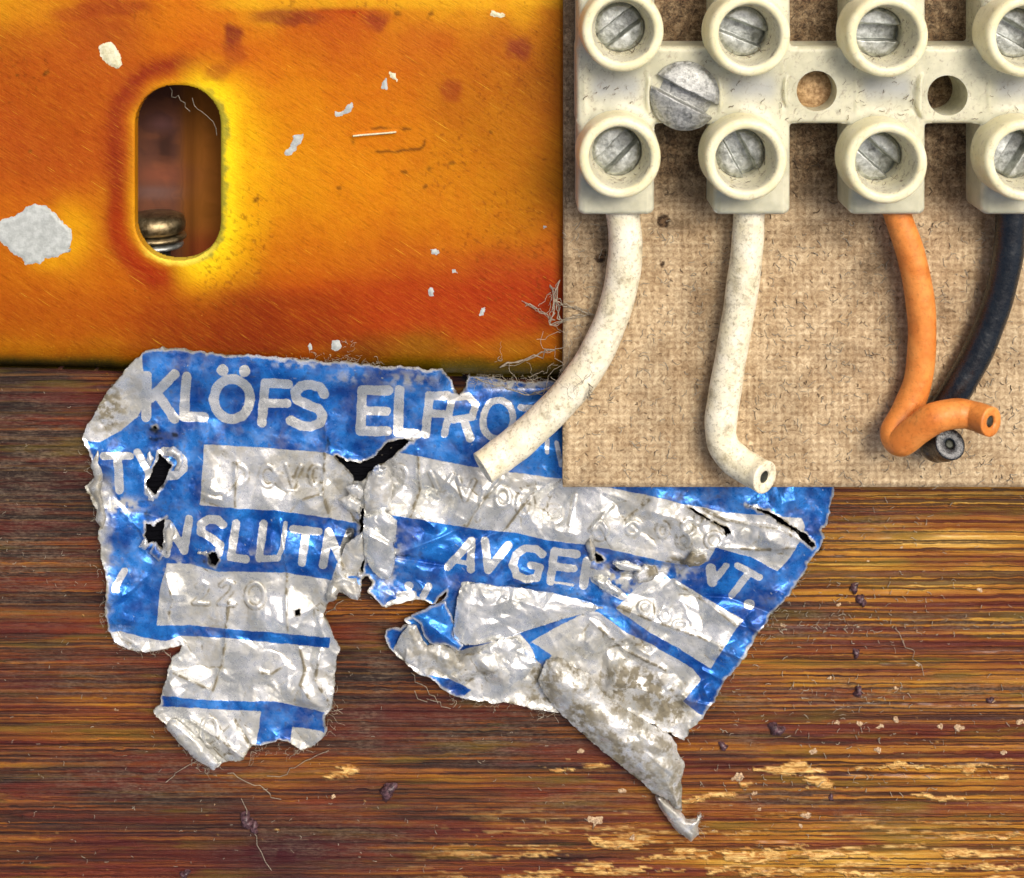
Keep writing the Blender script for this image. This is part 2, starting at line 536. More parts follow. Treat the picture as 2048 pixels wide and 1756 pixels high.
def mat_foil(name='printed_foil'):
    m = M(name)
    pr = m.attr('print'); dirt = m.attr('dirt')
    edge = m.ma('ADD', pr, m.ma('MULTIPLY', m.ma('SUBTRACT', m.noise(.25, None, 4, .7), .5), 3.2))
    isb = m.mr(edge, -.8, .8, 0, 1)
    scr = m.mr(m.noise(1, m.coord((.03, .3, 1), rot=.8, off=(5, 0, 0)), 4, .7), .66, .72)
    chip = m.mr(m.noise(.07, None, 6, .75), .66, .69)
    isb = m.ma('MULTIPLY', isb, m.ma('SUBTRACT', 1.0, m.ma('MULTIPLY', m.ma('MAXIMUM', chip, scr), .75)))
    isb = m.ma('MULTIPLY', isb, m.ma('SUBTRACT', 1.0, m.attr('worn')), clamp=True)
    n = m.noise(.018, None, 4, .55); n2 = m.noise(.09, None, 2, .5)
    blue = m.mix(m.mr(n, .35, .68), srgb('0a4898'), srgb('2c86dc'))
    blue = m.mix(m.mr(n2, .58, .75, 0, .5), blue, srgb('203a66'))
    sil = m.mix(m.mr(n, .35, .65), srgb('d2d2ca'), srgb('fafaf6'))
    col = m.mix(isb, sil, blue)
    dn = m.mr(m.noise(.045, None, 5, .62), .38, .60)
    dd = m.ma('MULTIPLY', dirt, m.ma('ADD', .25, m.ma('MULTIPLY', dn, 1.0)), clamp=True)
    col = m.mix(m.ma('MULTIPLY', dd, m.ma('SUBTRACT', 1.0, m.ma('MULTIPLY', isb, .55))), col,
                m.mix(m.noise(.12, None, 4), srgb('463e30'), srgb('989078')))
    col = m.mix(m.attr('dark_patch'), col, (.006, .008, .012))
    m.set(color=col, metal=m.ma('MULTIPLY', m.ma('SUBTRACT', 1.0, dd), m.mix(isb, (.68,) * 3, (.5,) * 3)),
          rough=m.ma('ADD', m.mr(n2, .3, .7, .2, .36), m.ma('MULTIPLY', dd, .35)), spec=.4)
    nb = m.bump(m.noise(.09, None, 2, .6, .6), 1.8, .5)
    nb = m.bump(isb, .4, .5, nb)
    m.set(normal=nb)
    return m.m

def mat_metal(name, c0, c1, r0=.25, r1=.5, dirtc='3a3428', dirt=.3, metal=.9, sc=.06):
    m = M(name)
    n = m.noise(sc, None, 6, .75, .4); n2 = m.noise(.3, None, 3, .7)
    col = m.mix(m.mr(n, .3, .7), c0, c1)
    dn = m.mr(m.noise(sc * .7, m.coord(off=(40, 10, 0)), 5, .7), .5, .68)
    col = m.mix(m.ma('MULTIPLY', dn, dirt), col, srgb(dirtc))
    m.set(color=col, metal=metal, rough=m.mr(n, .3, .7, r0, r1), normal=m.bump(m.ma('ADD', n, m.ma('MULTIPLY', n2, .3)), 2.0, .7))
    return m.m

def mat_wire(name, c0, c1, dirtc, dirt=.5, rough=.45, spec=.5):
    m = M(name)
    n = m.noise(.025, None, 4, .6); n2 = m.noise(.12, None, 6, .8)
    col = m.mix(m.mr(n, .3, .7), c0, c1)
    g = m.mr(n2, .50, .64, 0, dirt)
    col = m.mix(g, col, srgb(dirtc))
    st = m.mr(m.noise(.016, m.coord(off=(7, 30, 3)), 6, .75), .52, .66, 0, dirt * .9)
    col = m.mix(st, col, srgb(dirtc))
    fl = m.mr(m.voro(.05, m.coord((1.6, .7, 1), rot=1.1)), .0, .06, 1, 0)
    fm = m.mr(m.noise(.02, None, 2), .45, .6)
    col = m.mix(m.ma('MULTIPLY', m.ma('MULTIPLY', fl, fm), .8), col, srgb(dirtc))
    m.set(color=col, rough=m.mr(n2, .3, .7, rough - .08, rough + .15), spec=spec, normal=m.bump(n2, 1.6, .5, m.bump(m.noise(.035, None, 3), 5.0, .5)))
    return m.m

def mat_plain(name, c0, c1, rough=.8, sc=.1, metal=0.0):
    m = M(name)
    n = m.noise(sc, None, 5, .7)
    m.set(color=m.mix(m.mr(n, .3, .7), c0, c1), rough=rough, metal=metal, normal=m.bump(n, 2.5, .6))
    return m.m

MB, MP, MH, MF = mat_board(), mat_plate(), mat_hardboard(), mat_foil()
MNB = mat_nylon('nylon_body', srgb('bdbba0'), srgb('d6d3b8'), .5)
MNT = mat_nylon('nylon_tower', srgb('e4dcb0'), srgb('f1eac6'), .55)
M_SCREW = mat_metal('dull_zinc', srgb('8a8e86'), srgb('dadedA'), .3, .5, '44443a', .5, .75)
M_HEAD = mat_metal('bright_zinc', srgb('7e807c'), srgb('c4c5c0'), .34, .52, '4c4c46', .55, .7, .12)
M_CREAM = mat_wire('cream_insulation', srgb('e8deba'), srgb('fbf4da'), '85754e', .62)
M_ORANGE = mat_wire('orange_insulation', srgb('d87c30'), srgb('ee9848'), '9a4e14', .4, .36)
M_BLACK = mat_wire('black_insulation', srgb('0c1014'), srgb('141b20'), '4a4c46', .08, .24, .7)
M_CORE = mat_metal('dark_core', srgb('24261f'), srgb('5a5c50'), .4, .6, '14140f', .7, .6)
M_PAINT = mat_plain('dried_paint', srgb('9ea29c'), srgb('bcc0ba'), .6, .06)
M_PAINTY = mat_plain('dried_paint_yellowish', srgb('c4bd92'), srgb('e0dcbc'), .6, .12)
M_LINT = mat_plain('lint', srgb('8c8270'), srgb('c4b8a0'), .9, .2)
M_LINTD = mat_plain('dark_lint', srgb('4a3c2e'), srgb('77664f'), .9, .2)
M_DROP = mat_plain('varnish_drop', srgb('180a0e'), srgb('6a4c50'), .22, .14)
M_WOODPLUG = mat_plain('wood_plug', srgb('8c6a44'), srgb('d4b283'), .85, .12)

# ------------------------------------------------------------------ backing board
def ax(a0, a1, step, lo, hi, c):
    return np.concatenate([np.arange(lo, a0, c), np.arange(a0, a1, step), np.arange(a1, hi + 1, c)]).astype(float)

BLOBS_GOLD = [  # (u, v, su, sv, strength) bare yellow fibre torn out of the surface
    (1600, 1545, 60, 11, 1), (1570, 1535, 40, 9, .9), (1640, 1565, 36, 12, 1), (1540, 1538, 26, 8, .9), (1900, 1533, 110, 4, .9), (1930, 1542, 26, 10, .8),
    (1770, 1534, 60, 4, .7), (1440, 1590, 60, 6, .8), (1380, 1597, 24, 6, .8), (1500, 1572, 20, 10, .7), (1880, 1598, 50, 5, .9),
    (1200, 1535, 50, 9, .6), (1120, 1538, 60, 4, .6), (1230, 1690, 60, 6, .7), (1370, 1700, 30, 8, .8), (1480, 1712, 60, 9, .9),
    (1380, 1712, 70, 4, .8), (1300, 1715, 50, 5, .6), (1640, 1712, 60, 6, .9), (1760, 1712, 40, 4, .7), (1920, 1708, 40, 9, .9), (1500, 1738, 60, 6, .9),
    (1620, 1742, 60, 6, .8), (1730, 1745, 50, 5, .9), (1860, 1742, 60, 5, .8), (1980, 1735, 50, 6, .8), (2020, 1672, 40, 4, .8), (1340, 1740, 40, 5, .6),
    (1200, 1680, 28, 9, .7), (690, 1540, 26, 7, .7), (660, 1548, 20, 6, .5), (1180, 1740, 60, 5, .6), (1250, 1742, 26, 6, .8),
    (1425, 1745, 30, 6, .7), (1590, 1695, 40, 4, .5), (2010, 1560, 26, 7, .5), (1530, 1700, 30, 5, .7)]

HOLE = [
 [(835,875),(800,879),(768,890),(745,915),(722,925),(690,920),(672,914),(690,934),(706,952),(706,966),(725,960),(742,945),(759,931),(782,916),(797,899)],
 [(722,1012),(728,1016),(730,1060),(729,1100),(727,1145),(721,1150),(716,1112),(700,1108),(688,1122),(683,1118),(699,1098),(715,1086),(718,1050)],
 [(318,906),(334,916),(346,930),(333,953),(324,973),(309,990),(295,987),(292,965),(304,945),(311,925)],
 [(290,1044),(309,1053),(332,1033),(326,1059),(327,1101),(317,1093),(305,1084),(292,1090),(286,1073)],
 [(1375,1014),(1408,1029),(1437,1043),(1457,1055),(1462,1068),(1450,1074),(1446,1060),(1422,1048),(1400,1034)],
 [(1490,1009),(1539,1022),(1578,1045),(1612,1067),(1630,1092),(1624,1096),(1592,1068),(1551,1040),(1520,1024)],
 [(1190,1108),(1200,1112),(1206,1120),(1196,1122),(1190,1118)],
 [(414,1108),(430,1106),(436,1118),(430,1134),(422,1128),(424,1118)],
 [(303,852),(312,850),(318,858),(310,862)],
 [(590,1222),(598,1220),(598,1228),(592,1230)]]

def board_attrs(u, v, d, z):
    wu = u + (fbm(u, v, 60, seed=3) - .5) * 60
    wv = v + (fbm(u, v, 40, seed=6) - .5) * 26
    gold = np.zeros_like(u)
    for (a, b, su, sv, s) in BLOBS_GOLD:
        gold = np.maximum(gold, s * gauss(wu, wv, a, b, su, sv))
    gold = ss(.32, .46, gold + (fbm(u, v, 40, 7, 5, seed=9, gain=.65) - .5) * 1.1)
    # scattered torn fibre low on the board
    gz = ss(1560, 1740, v) * ss(700, 1200, u) * ss(1790, 1770, v) * ss(2090, 2060, u)
    gold = np.maximum(gold, gz * ss(.58, .64, fbm(u, v, 90, 9, 5, seed=11, gain=.6)) * .9)
    grime = .9 * np.maximum.reduce([
        gauss(wu, wv, 60, 950, 160, 170), gauss(wu, wv, 60, 1120, 150, 110), gauss(wu, wv, 1620, 1250, 230, 30), gauss(wu, wv, 1900, 1245, 200, 20),
        gauss(wu, wv, 1720, 1390, 190, 30), gauss(wu, wv, 1480, 1390, 70, 40), gauss(wu, wv, 1710, 1050, 90, 34), gauss(wu, wv, 1950, 1380, 110, 24),
        .9 * gauss(wu, wv, 1000, 1470, 200, 60), .7 * gauss(wu, wv, 150, 1350, 180, 60), .8 * gauss(wu, wv, 300, 1560, 260, 60), .9 * gauss(wu, wv, 720, 1460, 60, 90),
        .8 * gauss(wu, wv, 420, 1560, 100, 40), .7 * gauss(wu, wv, 650, 1680, 200, 60), .8 * gauss(wu, wv, 1740, 1640, 120, 18), .8 * gauss(wu, wv, 1560, 1600, 160, 18),
        .8 * gauss(wu, wv, 760, 1350, 40, 120), .7 * gauss(wu, wv, 1150, 1600, 120, 50), .7 * gauss(wu, wv, 1480, 1480, 60, 30)])
    wine = np.maximum.reduce([1.0 * gauss(wu, wv, 560, 1700, 170, 60), .6 * gauss(wu, wv, 250, 1690, 200, 40), .45 * gauss(wu, wv, 60, 1370, 120, 30), .4 * gauss(wu, wv, 800, 1420, 160, 30), .45 * gauss(wu, wv, 1700, 1430, 260, 16), .4 * gauss(wu, wv, 1480, 1530, 120, 14), .5 * gauss(wu, wv, 480, 1640, 60, 60), .3 * gauss(wu, wv, 1220, 1620, 120, 16),
                              .5 * gauss(wu, wv, 1870, 1395, 40, 10), .4 * gauss(wu, wv, 380, 1560, 60, 26)])
    tone = .47 + .09 * ss(1000, 1900, u) - .12 * ss(600, 0, u) * ss(1500, 900, v) - .05 * ss(1200, 600, u) + .12 * ss(1600, 1756, v) * ss(800, 1400, u)
    tone += .12 * gauss(u, v, 1850, 1100, 260, 110) - .05 * gauss(u, v, 900, 1400, 300, 120)
    streak = .15 + .85 * ss(1350, 1700, u) + .3 * gauss(u, v, 60, 1400, 300, 100)
    gap_shade = .85 * ss(34, 20, np.hypot(u - 920, v - 772)) + .9 * ss(14, 4, np.abs(v - 752)) * ss(900, 1000, u) * (u < 1200)  # painted shade in the top notch and the gap below the plate
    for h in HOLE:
        gap_shade = np.maximum(gap_shade, ss(20, 8, poly_sdf(u, v, h) + (fbm(u, v, 20, seed=13) - .5) * 8))  # board painted black under each tear so the opening reads as deep shade
    return dict(gold=gold, grime=np.clip(grime, 0, 1), wine=wine, tone=tone, streak=np.clip(streak, 0, 1), gap_shade=gap_shade)

def board_z(u, v, d):
    wu = u + (fbm(u, v, 60, seed=3) - .5) * 60
    wv = v + (fbm(u, v, 40, seed=6) - .5) * 26
    gold = np.zeros_like(u)
    for (a, b, su, sv, s) in BLOBS_GOLD:
        gold = np.maximum(gold, s * gauss(wu, wv, a, b, su, sv))
    return (fbm(u, v, 260, 12, 3, seed=21) - .5) * 5 + (fbm(u, v, 30, 6, 3, seed=25) - .5) * 2.5 + 3.5 * ss(.3, .7, gold) * fbm(u, v, 20, 5, seed=31) - 2.5

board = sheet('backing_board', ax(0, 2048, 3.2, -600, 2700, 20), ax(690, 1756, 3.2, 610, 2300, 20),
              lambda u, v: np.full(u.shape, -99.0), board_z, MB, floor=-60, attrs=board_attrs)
tag(board, 'brown streaked wood board with golden torn fibres lying under the foil label', 'board')

# drops and crusts stuck to the board
def blob(name, u, v, r, h, mat, parent, seed, z0=-2, ry=None, amp=.3, n=18, rings=6):
    r_ = np.random.default_rng(seed)
    ry = ry or r
    ph = r_.uniform(0, 6.28, 4); vs = []; fs = []
    cx, cy = PL(u, v, z0)
    for j in range(rings + 1):
        t = j / rings
        for i in range(n):
            a = 2 * math.pi * i / n
            k = 1 + amp * (math.sin(2 * a + ph[0]) * .5 + math.sin(3 * a + ph[1]) * .35 + math.sin(5 * a + ph[2]) * .3)
            rr = (1 - t) ** .6 if t < 1 else 0
            zz = z0 + h * math.sin(t * math.pi / 2) * (1 + .15 * math.sin(3 * a + ph[3]) * (1 - t))
            vs.append(WP(cx + r * k * rr * math.cos(a), cy + ry * k * rr * math.sin(a), zz))
    for j in range(rings):
        for i in range(n):
            fs.append((j * n + i, (j + 1) * n + i, (j + 1) * n + (i + 1) % n, j * n + (i + 1) % n))
    me = np_mesh(name, np.array(vs), np.array(fs)[:, ::-1])
    return link(name, me, mat, parent)

for i, (u, v, r, h) in enumerate([(1708, 1176, 13, 12), (1722, 1200, 15, 12), (1712, 1306, 11, 10), (1716, 1383, 13, 12), (1552, 1458, 19, 16), (776, 1582, 22, 16),
                                  (494, 1640, 20, 20), (508, 1655, 14, 12), (370, 1747, 12, 12), (1980, 1400, 9, 8), (1662, 1595, 8, 6), (1446, 1492, 12, 10)]):
    blob('varnish_drop', u, v, r * .78, h * .8, M_DROP, board, 40 + i, amp=.45)

def flake(name, poly, z0, h, mat, parent, seed, step=2.0, rag=5):
    xs = [p[0] for p in poly]; ys = [p[1] for p in poly]
    return sheet(name, np.arange(min(xs) - 4, max(xs) + 4, step), np.arange(min(ys) - 4, max(ys) + 4, step),
                 lambda u, v: poly_sdf(u, v, poly) + (fbm(u, v, 7, octs=3, seed=seed) - .5) * rag,
                 lambda u, v, d: z0 + h * ss(0, 8, -d) + (fbm(u, v, 9, octs=3, seed=seed + 3) - .5) * 1.0, mat, parent, floor=z0 - 3)

def ring_poly(u, v, r, seed, ry=None, n=11):
    r_ = random.Random(seed); ry = ry or r
    return [(u + r * math.cos(2 * math.pi * i / n) * r_.uniform(.7, 1.2), v + ry * math.sin(2 * math.pi * i / n) * r_.uniform(.7, 1.2)) for i in range(n)]

M_CRUST = mat_plain('pale_crust', srgb('7c5638'), srgb('e0c49c'), .8, .25)
for i, (u, v, r) in enumerate([(1627, 1502, 9), (1757, 1502, 8), (2005, 1505, 7), (1612, 1632, 10), (1600, 1652, 5), (1672, 1447, 5), (1720, 1448, 6), (1762, 1452, 7),
                               (1790, 1440, 8), (1880, 1452, 6), (1920, 1455, 8), (1835, 1262, 6), (1835, 1330, 4), (1566, 1250, 4), (1988, 1402, 4), (1676, 1210, 5), (1802, 1095, 4),
                               (1735, 1125, 3), (1960, 1180, 5), (1516, 1620, 8), (1242, 1582, 8), (1190, 1640, 16), (1162, 1503, 5), (425, 1610, 5), (1660, 1356, 5), (1790, 1376, 6),
                               (2040, 1445, 9), (230, 1420, 4), (668, 1595, 7), (1330, 1530, 6), (1475, 1555, 12), (1510, 1587, 8), (1265, 1675, 5)]):
    flake('crust_speck', ring_poly(u, v, r * .95, i, r * .6), -1, 1.8, M_CRUST, board, 60 + i, 1.6, 11)

# ------------------------------------------------------------------ steel plate with the slot
PZ = 44.0
def slot_sdf(u, v):
    return rrect(u, v, 356, 345, 86, 175, 80)
def plate_edge(u):
    return 731 + 14 * ss(0, 500, u) + 6 * ss(700, 1100, u)
def plate_sdf(u, v):
    d = np.maximum(v - plate_edge(u), -slot_sdf(u, v))
    return np.maximum(d, np.maximum(u - 1220, -700 - u))
def plate_z(u, v, d):
    e = plate_edge(u) - v
    z = PZ - 40 * (1 - np.sqrt(np.clip(1 - (1 - np.clip(e / 46, 0, 1)) ** 2, 0, 1)))
    sl = slot_sdf(u, v)
    z -= 3 * (1 - np.sqrt(np.clip(1 - (1 - np.clip(sl / 5, 0, 1)) ** 2, 0, 1)))
    z += (fbm(u, v, 300, octs=3, seed=41) - .5) * 7
    z += 1.5 * np.exp(-(stroke_sdf(u, v, [(706, 272), (745, 268), (790, 265)], 2) / 4) ** 2)
    z -= 0
    return z

PLATE_COL = [(20,20,'C87A28'),(100,30,'C4702A'),(180,24,'B05A34'),(255,22,'A4503A'),(340,40,'D07818'),(700,8,'B23C30'),(400,60,'c04a28'),(320,30,'D08020'),(380,50,'D88412'),(20,6,'d8a030'),(100,4,'d09030'),(600,2,'b84a30'),(540,3,'d8a030'),(880,8,'e0a830'),(1040,4,'e0a830'),(960,4,'dca030'),
 (420,15,'CC8420'),(500,8,'D89A28'),(800,6,'D6962A'),(950,5,'D0902A'),(700,70,'B85E20'),(330,110,'C86A1C'),(230,80,'BC6434'),(120,110,'C0622C'),(60,200,'BE6426'),(30,260,'BE6030'),(60,330,'B85A30'),
 (150,330,'BA5A2E'),(20,400,'C06A24'),(150,200,'C06426'),(500,130,'CA6C10'),(560,180,'D08010'),(600,250,'D68A10'),(560,330,'DE9A14'),(700,200,'CE7A10'),
 (700,330,'D88A0C'),(800,250,'CC7C0C'),(900,110,'C06C20'),(850,60,'C06A30'),(930,190,'B87020'),(1000,100,'B46A2A'),(1000,250,'B87414'),
 (1080,60,'B8701E'),(1080,200,'A8641E'),(1090,350,'AE6E14'),(1000,400,'C07C10'),(900,350,'C88010'),(700,430,'D48610'),(900,450,'CC800E'),(1050,450,'BE7A18'),(1100,500,'B8602C'),
 (600,400,'DA9414'),(600,500,'C87414'),(750,520,'C06820'),(900,545,'B6582C'),(1050,560,'AE4C34'),(1000,600,'A84830'),(800,600,'B24E24'),(600,600,'BC5C18'),(400,600,'C06418'),
 (200,600,'BE6616'),(50,600,'B86418'),(150,540,'c8801a'),(60,560,'C07020'),(170,440,'cc8420'),(200,480,'c87a1c'),(190,540,'c0701c'),(100,590,'B86418'),(250,640,'b05c14'),(150,640,'b46416'),(30,650,'b06414'),(250,560,'BC6018'),(1090,640,'A83C14'),(950,650,'B25014'),(700,645,'AE4E10'),
 (500,655,'98400E'),(300,655,'A8560F'),(100,670,'B0680F'),(50,700,'AE7818'),(200,700,'A8700F'),(330,685,'7A3C0A'),(500,690,'5A2A06'),(700,700,'5E3A08'),(850,705,'8A5C10'),
 (1000,700,'9A6A14'),(1080,700,'A07018'),(620,60,'C06A1A'),(460,140,'C4641C'),(760,130,'C8720E'),(420,110,'B45830')]

def plate_attrs(u, v, d, z):
    wu = u + (fbm(u, v, 90, seed=51) - .5) * 50; wv = v + (fbm(u, v, 90, seed=55) - .5) * 50
    num = np.zeros((len(u), 3)); den = np.zeros(len(u)) + 1e-9
    for (a, b, h) in PLATE_COL:
        small = h in ('944450', 'A04E3A', '8E3A3C', '9A4440', '9a4440', '8e4440', 'd8a030', 'e0a830', 'dca030', 'd09030')
        sg = 26 if small else 46
        w = np.exp(-((wu - a) ** 2 + (wv - b) ** 2) / (2 * sg * sg)) * (3.0 if small else 1) + 1e-6 / (1 + ((wu - a) ** 2 + (wv - b) ** 2) / 1e4)
        num += w[:, None] * np.array(srgb(h)); den += w
    c = num / den[:, None]
    sl = slot_sdf(u, v); slw = sl + (fbm(u, v, 30, seed=57) - .5) * 14
    def over(c, m, h): return c * (1 - m[:, None]) + np.array(srgb(h)) * m[:, None]
    right = ss(330, 420, u + (v - 345) * .02)
    left = 1 - ss(300, 420, u - 70 * ss(200, 60, v))
    up = ss(420, 250, v)
    # temper colours spreading from the slot
    c = over(c, left * np.exp(-((slw - 40) / 22) ** 2) * .9, '8c2a30')
    c = over(c, left * ss(330, 460, v) * np.exp(-((slw - 34) / 26) ** 2) * .75, 'A8380c')
    c = over(c, (1 - right) * np.exp(-(sl / 13) ** 2) * .75, 'E0A83C')
    c = over(c, right * np.exp(-(np.maximum(slw - 22, 0) / 66) ** 2) * ss(70, 190, v) * .95, 'F2C014')
    c = over(c, right * np.exp(-(np.maximum(slw - 14, 0) / 26) ** 2) * ss(110, 200, v) * 1.0, 'FFE83a')
    c = over(c, right * ss(19, 5, sl + (fbm(u, v, 12, octs=4, seed=65) - .5) * 26) * ss(130, 220, v) * .9, '9a9c78')
    c = over(c, ss(200, 380, u) * ss(470, 520, v) * ss(15, 6, sl + (fbm(u, v, 10, octs=3, seed=66) - .5) * 8) * .95, 'fff0b8')
    pd = seg_d(u, v, 30, 470, 110, 465)
    c = over(c, ss(60, 140, u + .5 * (v - 470)) * np.exp(-(np.maximum(pd - 50, 0) / 26) ** 2) * .9, 'E2A824')
    for (a, b, ru, rv, st, h) in [(1035,97,26,20,.85,'8a3a48'),(905,183,19,19,.7,'9a4438'),(462,72,17,22,.9,'7c2c36'),(470,108,20,26,.55,'9a4236'),(436,142,26,16,.6,'9c4436'),(560,30,46,18,.75,'8a4040'),(610,40,40,14,.7,'8c3e40'),
                                  (652,14,16,12,.9,'8c1c20'),(700,20,26,8,.85,'a02014'),(752,44,22,18,.8,'943a44'),(150,24,50,14,.6,'a04638'),(240,14,60,12,.65,'a04638'),(200,60,60,24,.35,'a04c34'),(25,250,40,40,.35,'b04a30'),
                                  (300,200,60,22,.5,'9c4038'),(20,100,50,60,.25,'a85030'),(860,70,50,30,.35,'b85a38'),(1085,590,30,50,.5,'a02c2c'),(960,590,90,26,.45,'b0402c'),(230,700,120,22,.3,'8a5408')]:
        rr = gauss(u + (fbm(u, v, 34, seed=91) - .5) * 30, v + (fbm(u, v, 34, seed=93) - .5) * 30, a, b, ru * 1.15, rv * 1.15)
        c = over(c, ss(.12, .8, rr) * st, h)
    c = over(c, ss(330, 120, u + (fbm(u, v, 120, seed=99) - .5) * 160) * ss(420, 330, v + (fbm(u, v, 90, seed=98) - .5) * 60) * ss(30, 90, v) * .45, 'a04a28')
    c = over(c, ss(560, 620, v) * ss(690, 650, v) * ss(700, 200, u) * .3, 'a04c14')
    # red oxide band above the lower edge
    wob = v + (fbm(u, v, 160, 60, seed=67) - .5) * 70
    band = ss(500, 575, wob - 40 * ss(800, 500, u)) * ss(688, 640, wob) * (.25 + .75 * ss(200, 900, u))
    c = over(c, band * .65, 'a83420')
    c = over(c, ss(560, 650, wob) * ss(700, 670, wob) * ss(220, 420, u) * ss(760, 620, u) * .7, '84300a')
    c = over(c, ss(26, 8, v + (fbm(u, v, 60, seed=68) - .5) * 14) * ss(380, 480, u) * .8, 'e4b040')
    pit = fbm(u, v, 6, octs=2, seed=69) * ss(.5, .66, fbm(u, v, 150, octs=3, seed=70))
    c = over(c, ss(.68, .76, pit) * .45, '7a3c10')
    # olive to near-black tone towards the rolled lower edge
    e = plate_edge(u) - v + (fbm(u, v, 50, seed=59) - .5) * 14
    c = over(c, ss(30, 8, e) * .95, '4a4212')
    c = over(c, ss(16, 2, e), '181a0a')
    c = over(c, ss(42, 22, e) * ss(700, 850, u) * .7, '5a5210')
    for (a, b, r) in [(808, 340, 9), (868, 336, 8), (850, 372, 7), (915, 338, 6), (68, 298, 5), (98, 142, 6), (27, 145, 5), (515, 410, 6), (994, 265, 5), (856, 24, 8), (1085, 310, 4), (790, 22, 8), (670, 370, 5)]:
        c = over(c, ss(1.3, .5, np.hypot(wu - a, (wv - b) * 1.3) / r + (fbm(u, v, 6, seed=61) - .5)) * .6, '5c3a12')
    qu, qv = u + (fbm(u, v, 30, seed=95) - .5) * 14, v + (fbm(u, v, 30, seed=97) - .5) * 14
    c = over(c, np.exp(-(np.abs(rrect(qu, qv, 777, 280, 72, 22, 18)) / 3) ** 2) * ss(.42, .6, fbm(u, v, 26, seed=63)) * .8, '5c3608')
    return dict(col=c)

plate = empty('steel_plate', WP(500, 300, 0), label='orange and red heat tinted steel plate with an oval slot', cat='plate')
sheet('plate_body', ax(-40, 1220, 2.6, -700, 1221, 16), ax(-30, 756, 2.6, -600, 757, 16), plate_sdf, plate_z, MP, plate, floor=16, attrs=plate_attrs, wall_rows=2)

def pz(u, v):
    return float(plate_z(np.array([u], float), np.array([v], float), np.array([-50.0]))[0])
FLECKS = [
 ([(198,92),(210,84),(222,82),(232,95),(240,112),(243,130),(238,138),(224,133),(212,124),(200,112)], M_PAINTY),
 ([(0,440),(22,434),(40,428),(52,414),(70,408),(92,412),(110,426),(125,444),(140,458),(143,478),(136,500),(118,514),(92,518),(84,528),(50,530),(44,518),(24,506),(8,490),(-6,472),(-12,450)], M_PAINT),
 ([(588,272),(606,268),(606,280),(596,292),(584,308),(572,312),(568,304),(580,292)], M_PAINT),
 ([(668,222),(684,222),(694,212),(706,204),(708,214),(698,224),(684,232),(672,234)], M_PAINT),
 ([(763,165),(772,158),(776,170),(774,180),(764,178)], M_PAINT),
 ([(778,142),(790,148),(796,160),(790,162),(782,154)], M_PAINTY),
 ([(860,500),(872,498),(880,504),(872,510),(862,508)], M_PAINT), ([(856,578),(866,576),(868,592),(858,592)], M_PAINT),
 ([(903,538),(912,538),(914,546),(905,546)], M_PAINT), ([(985,22),(1004,26),(1012,34),(1000,36),(982,30)], M_PAINTY),
 ([(961,615),(970,614),(968,632),(960,630)], M_PAINT), ([(1085,452),(1092,450),(1094,455),(1087,458)], M_PAINT),
 ([(616,685),(622,682),(624,698),(618,702)], M_PAINT), ([(664,682),(680,680),(684,694),(672,702),(664,696)], M_PAINT)]
for i, (p, m_) in enumerate(FLECKS):
    cu = sum(q[0] for q in p) / len(p); cv = sum(q[1] for q in p) / len(p)
    flake('paint_fleck', p, pz(cu, cv) + .5, 2.0, m_, plate, 80 + i, 1.8, 7)
sv_, sf_, _ = tube_arrays(np.array([W(a, b, pz(a, b) + 2.0) for a, b in [(706, 272), (725, 270), (750, 268), (775, 266), (792, 264)]]), 2.0 * S, 6, [(.0005, .0005)])
link('scratch_burr', np_mesh('scratch_burr', sv_, sf_), M_PAINTY, plate)

# ------------------------------------------------------------------ what shows through the slot
M_INNER = M('rusty_inner')
_c = M_INNER
_n = _c.noise(1, _c.coord((.012, .004, 1)), 3, .5)
_c.set(color=_c.mix(.35, _c.attr('col', 'Color'), _c.mix(_c.mr(_n, .3, .7), srgb('3a2014'), srgb('8a5028'))), rough=.9, metal=0.0)
def inner_attrs(u, v, d, z):
    c = np.tile(np.array(srgb('6a4030')), (len(u), 1))
    def over(c, m, h): return c * (1 - m[:, None]) + np.array(srgb(h)) * m[:, None]
    c = over(c, ss(350, 380, u), 'b06a0c'); c = over(c, ss(440, 500, v) * ss(360, 385, u), 'b04c0c')  # orange-brown reflection on the right half, painted into the colour
    c = over(c, gauss(u, v, 330, 300, 16, 50), '3c1c10'); c = over(c, gauss(u, v, 320, 350, 60, 20), '96543a')
    c = over(c, gauss(u, v, 325, 245, 26, 16), '8a5c58'); c = over(c, gauss(u, v, 310, 385, 50, 12), '7a605c')
    return dict(col=c)
inner = sheet('recess_floor', np.arange(-60, 900, 12.0), np.arange(-100, 900, 12.0), lambda u, v: np.full(u.shape, -9.), lambda u, v, d: -200 + 40 * ss(365, 400, u) + 5 * (fbm(u, v, 60, 30, seed=77) - .5),
              M_INNER.m, attrs=inner_attrs)
tag(inner, 'rusty brown metal seen deep inside the oval slot', 'panel')

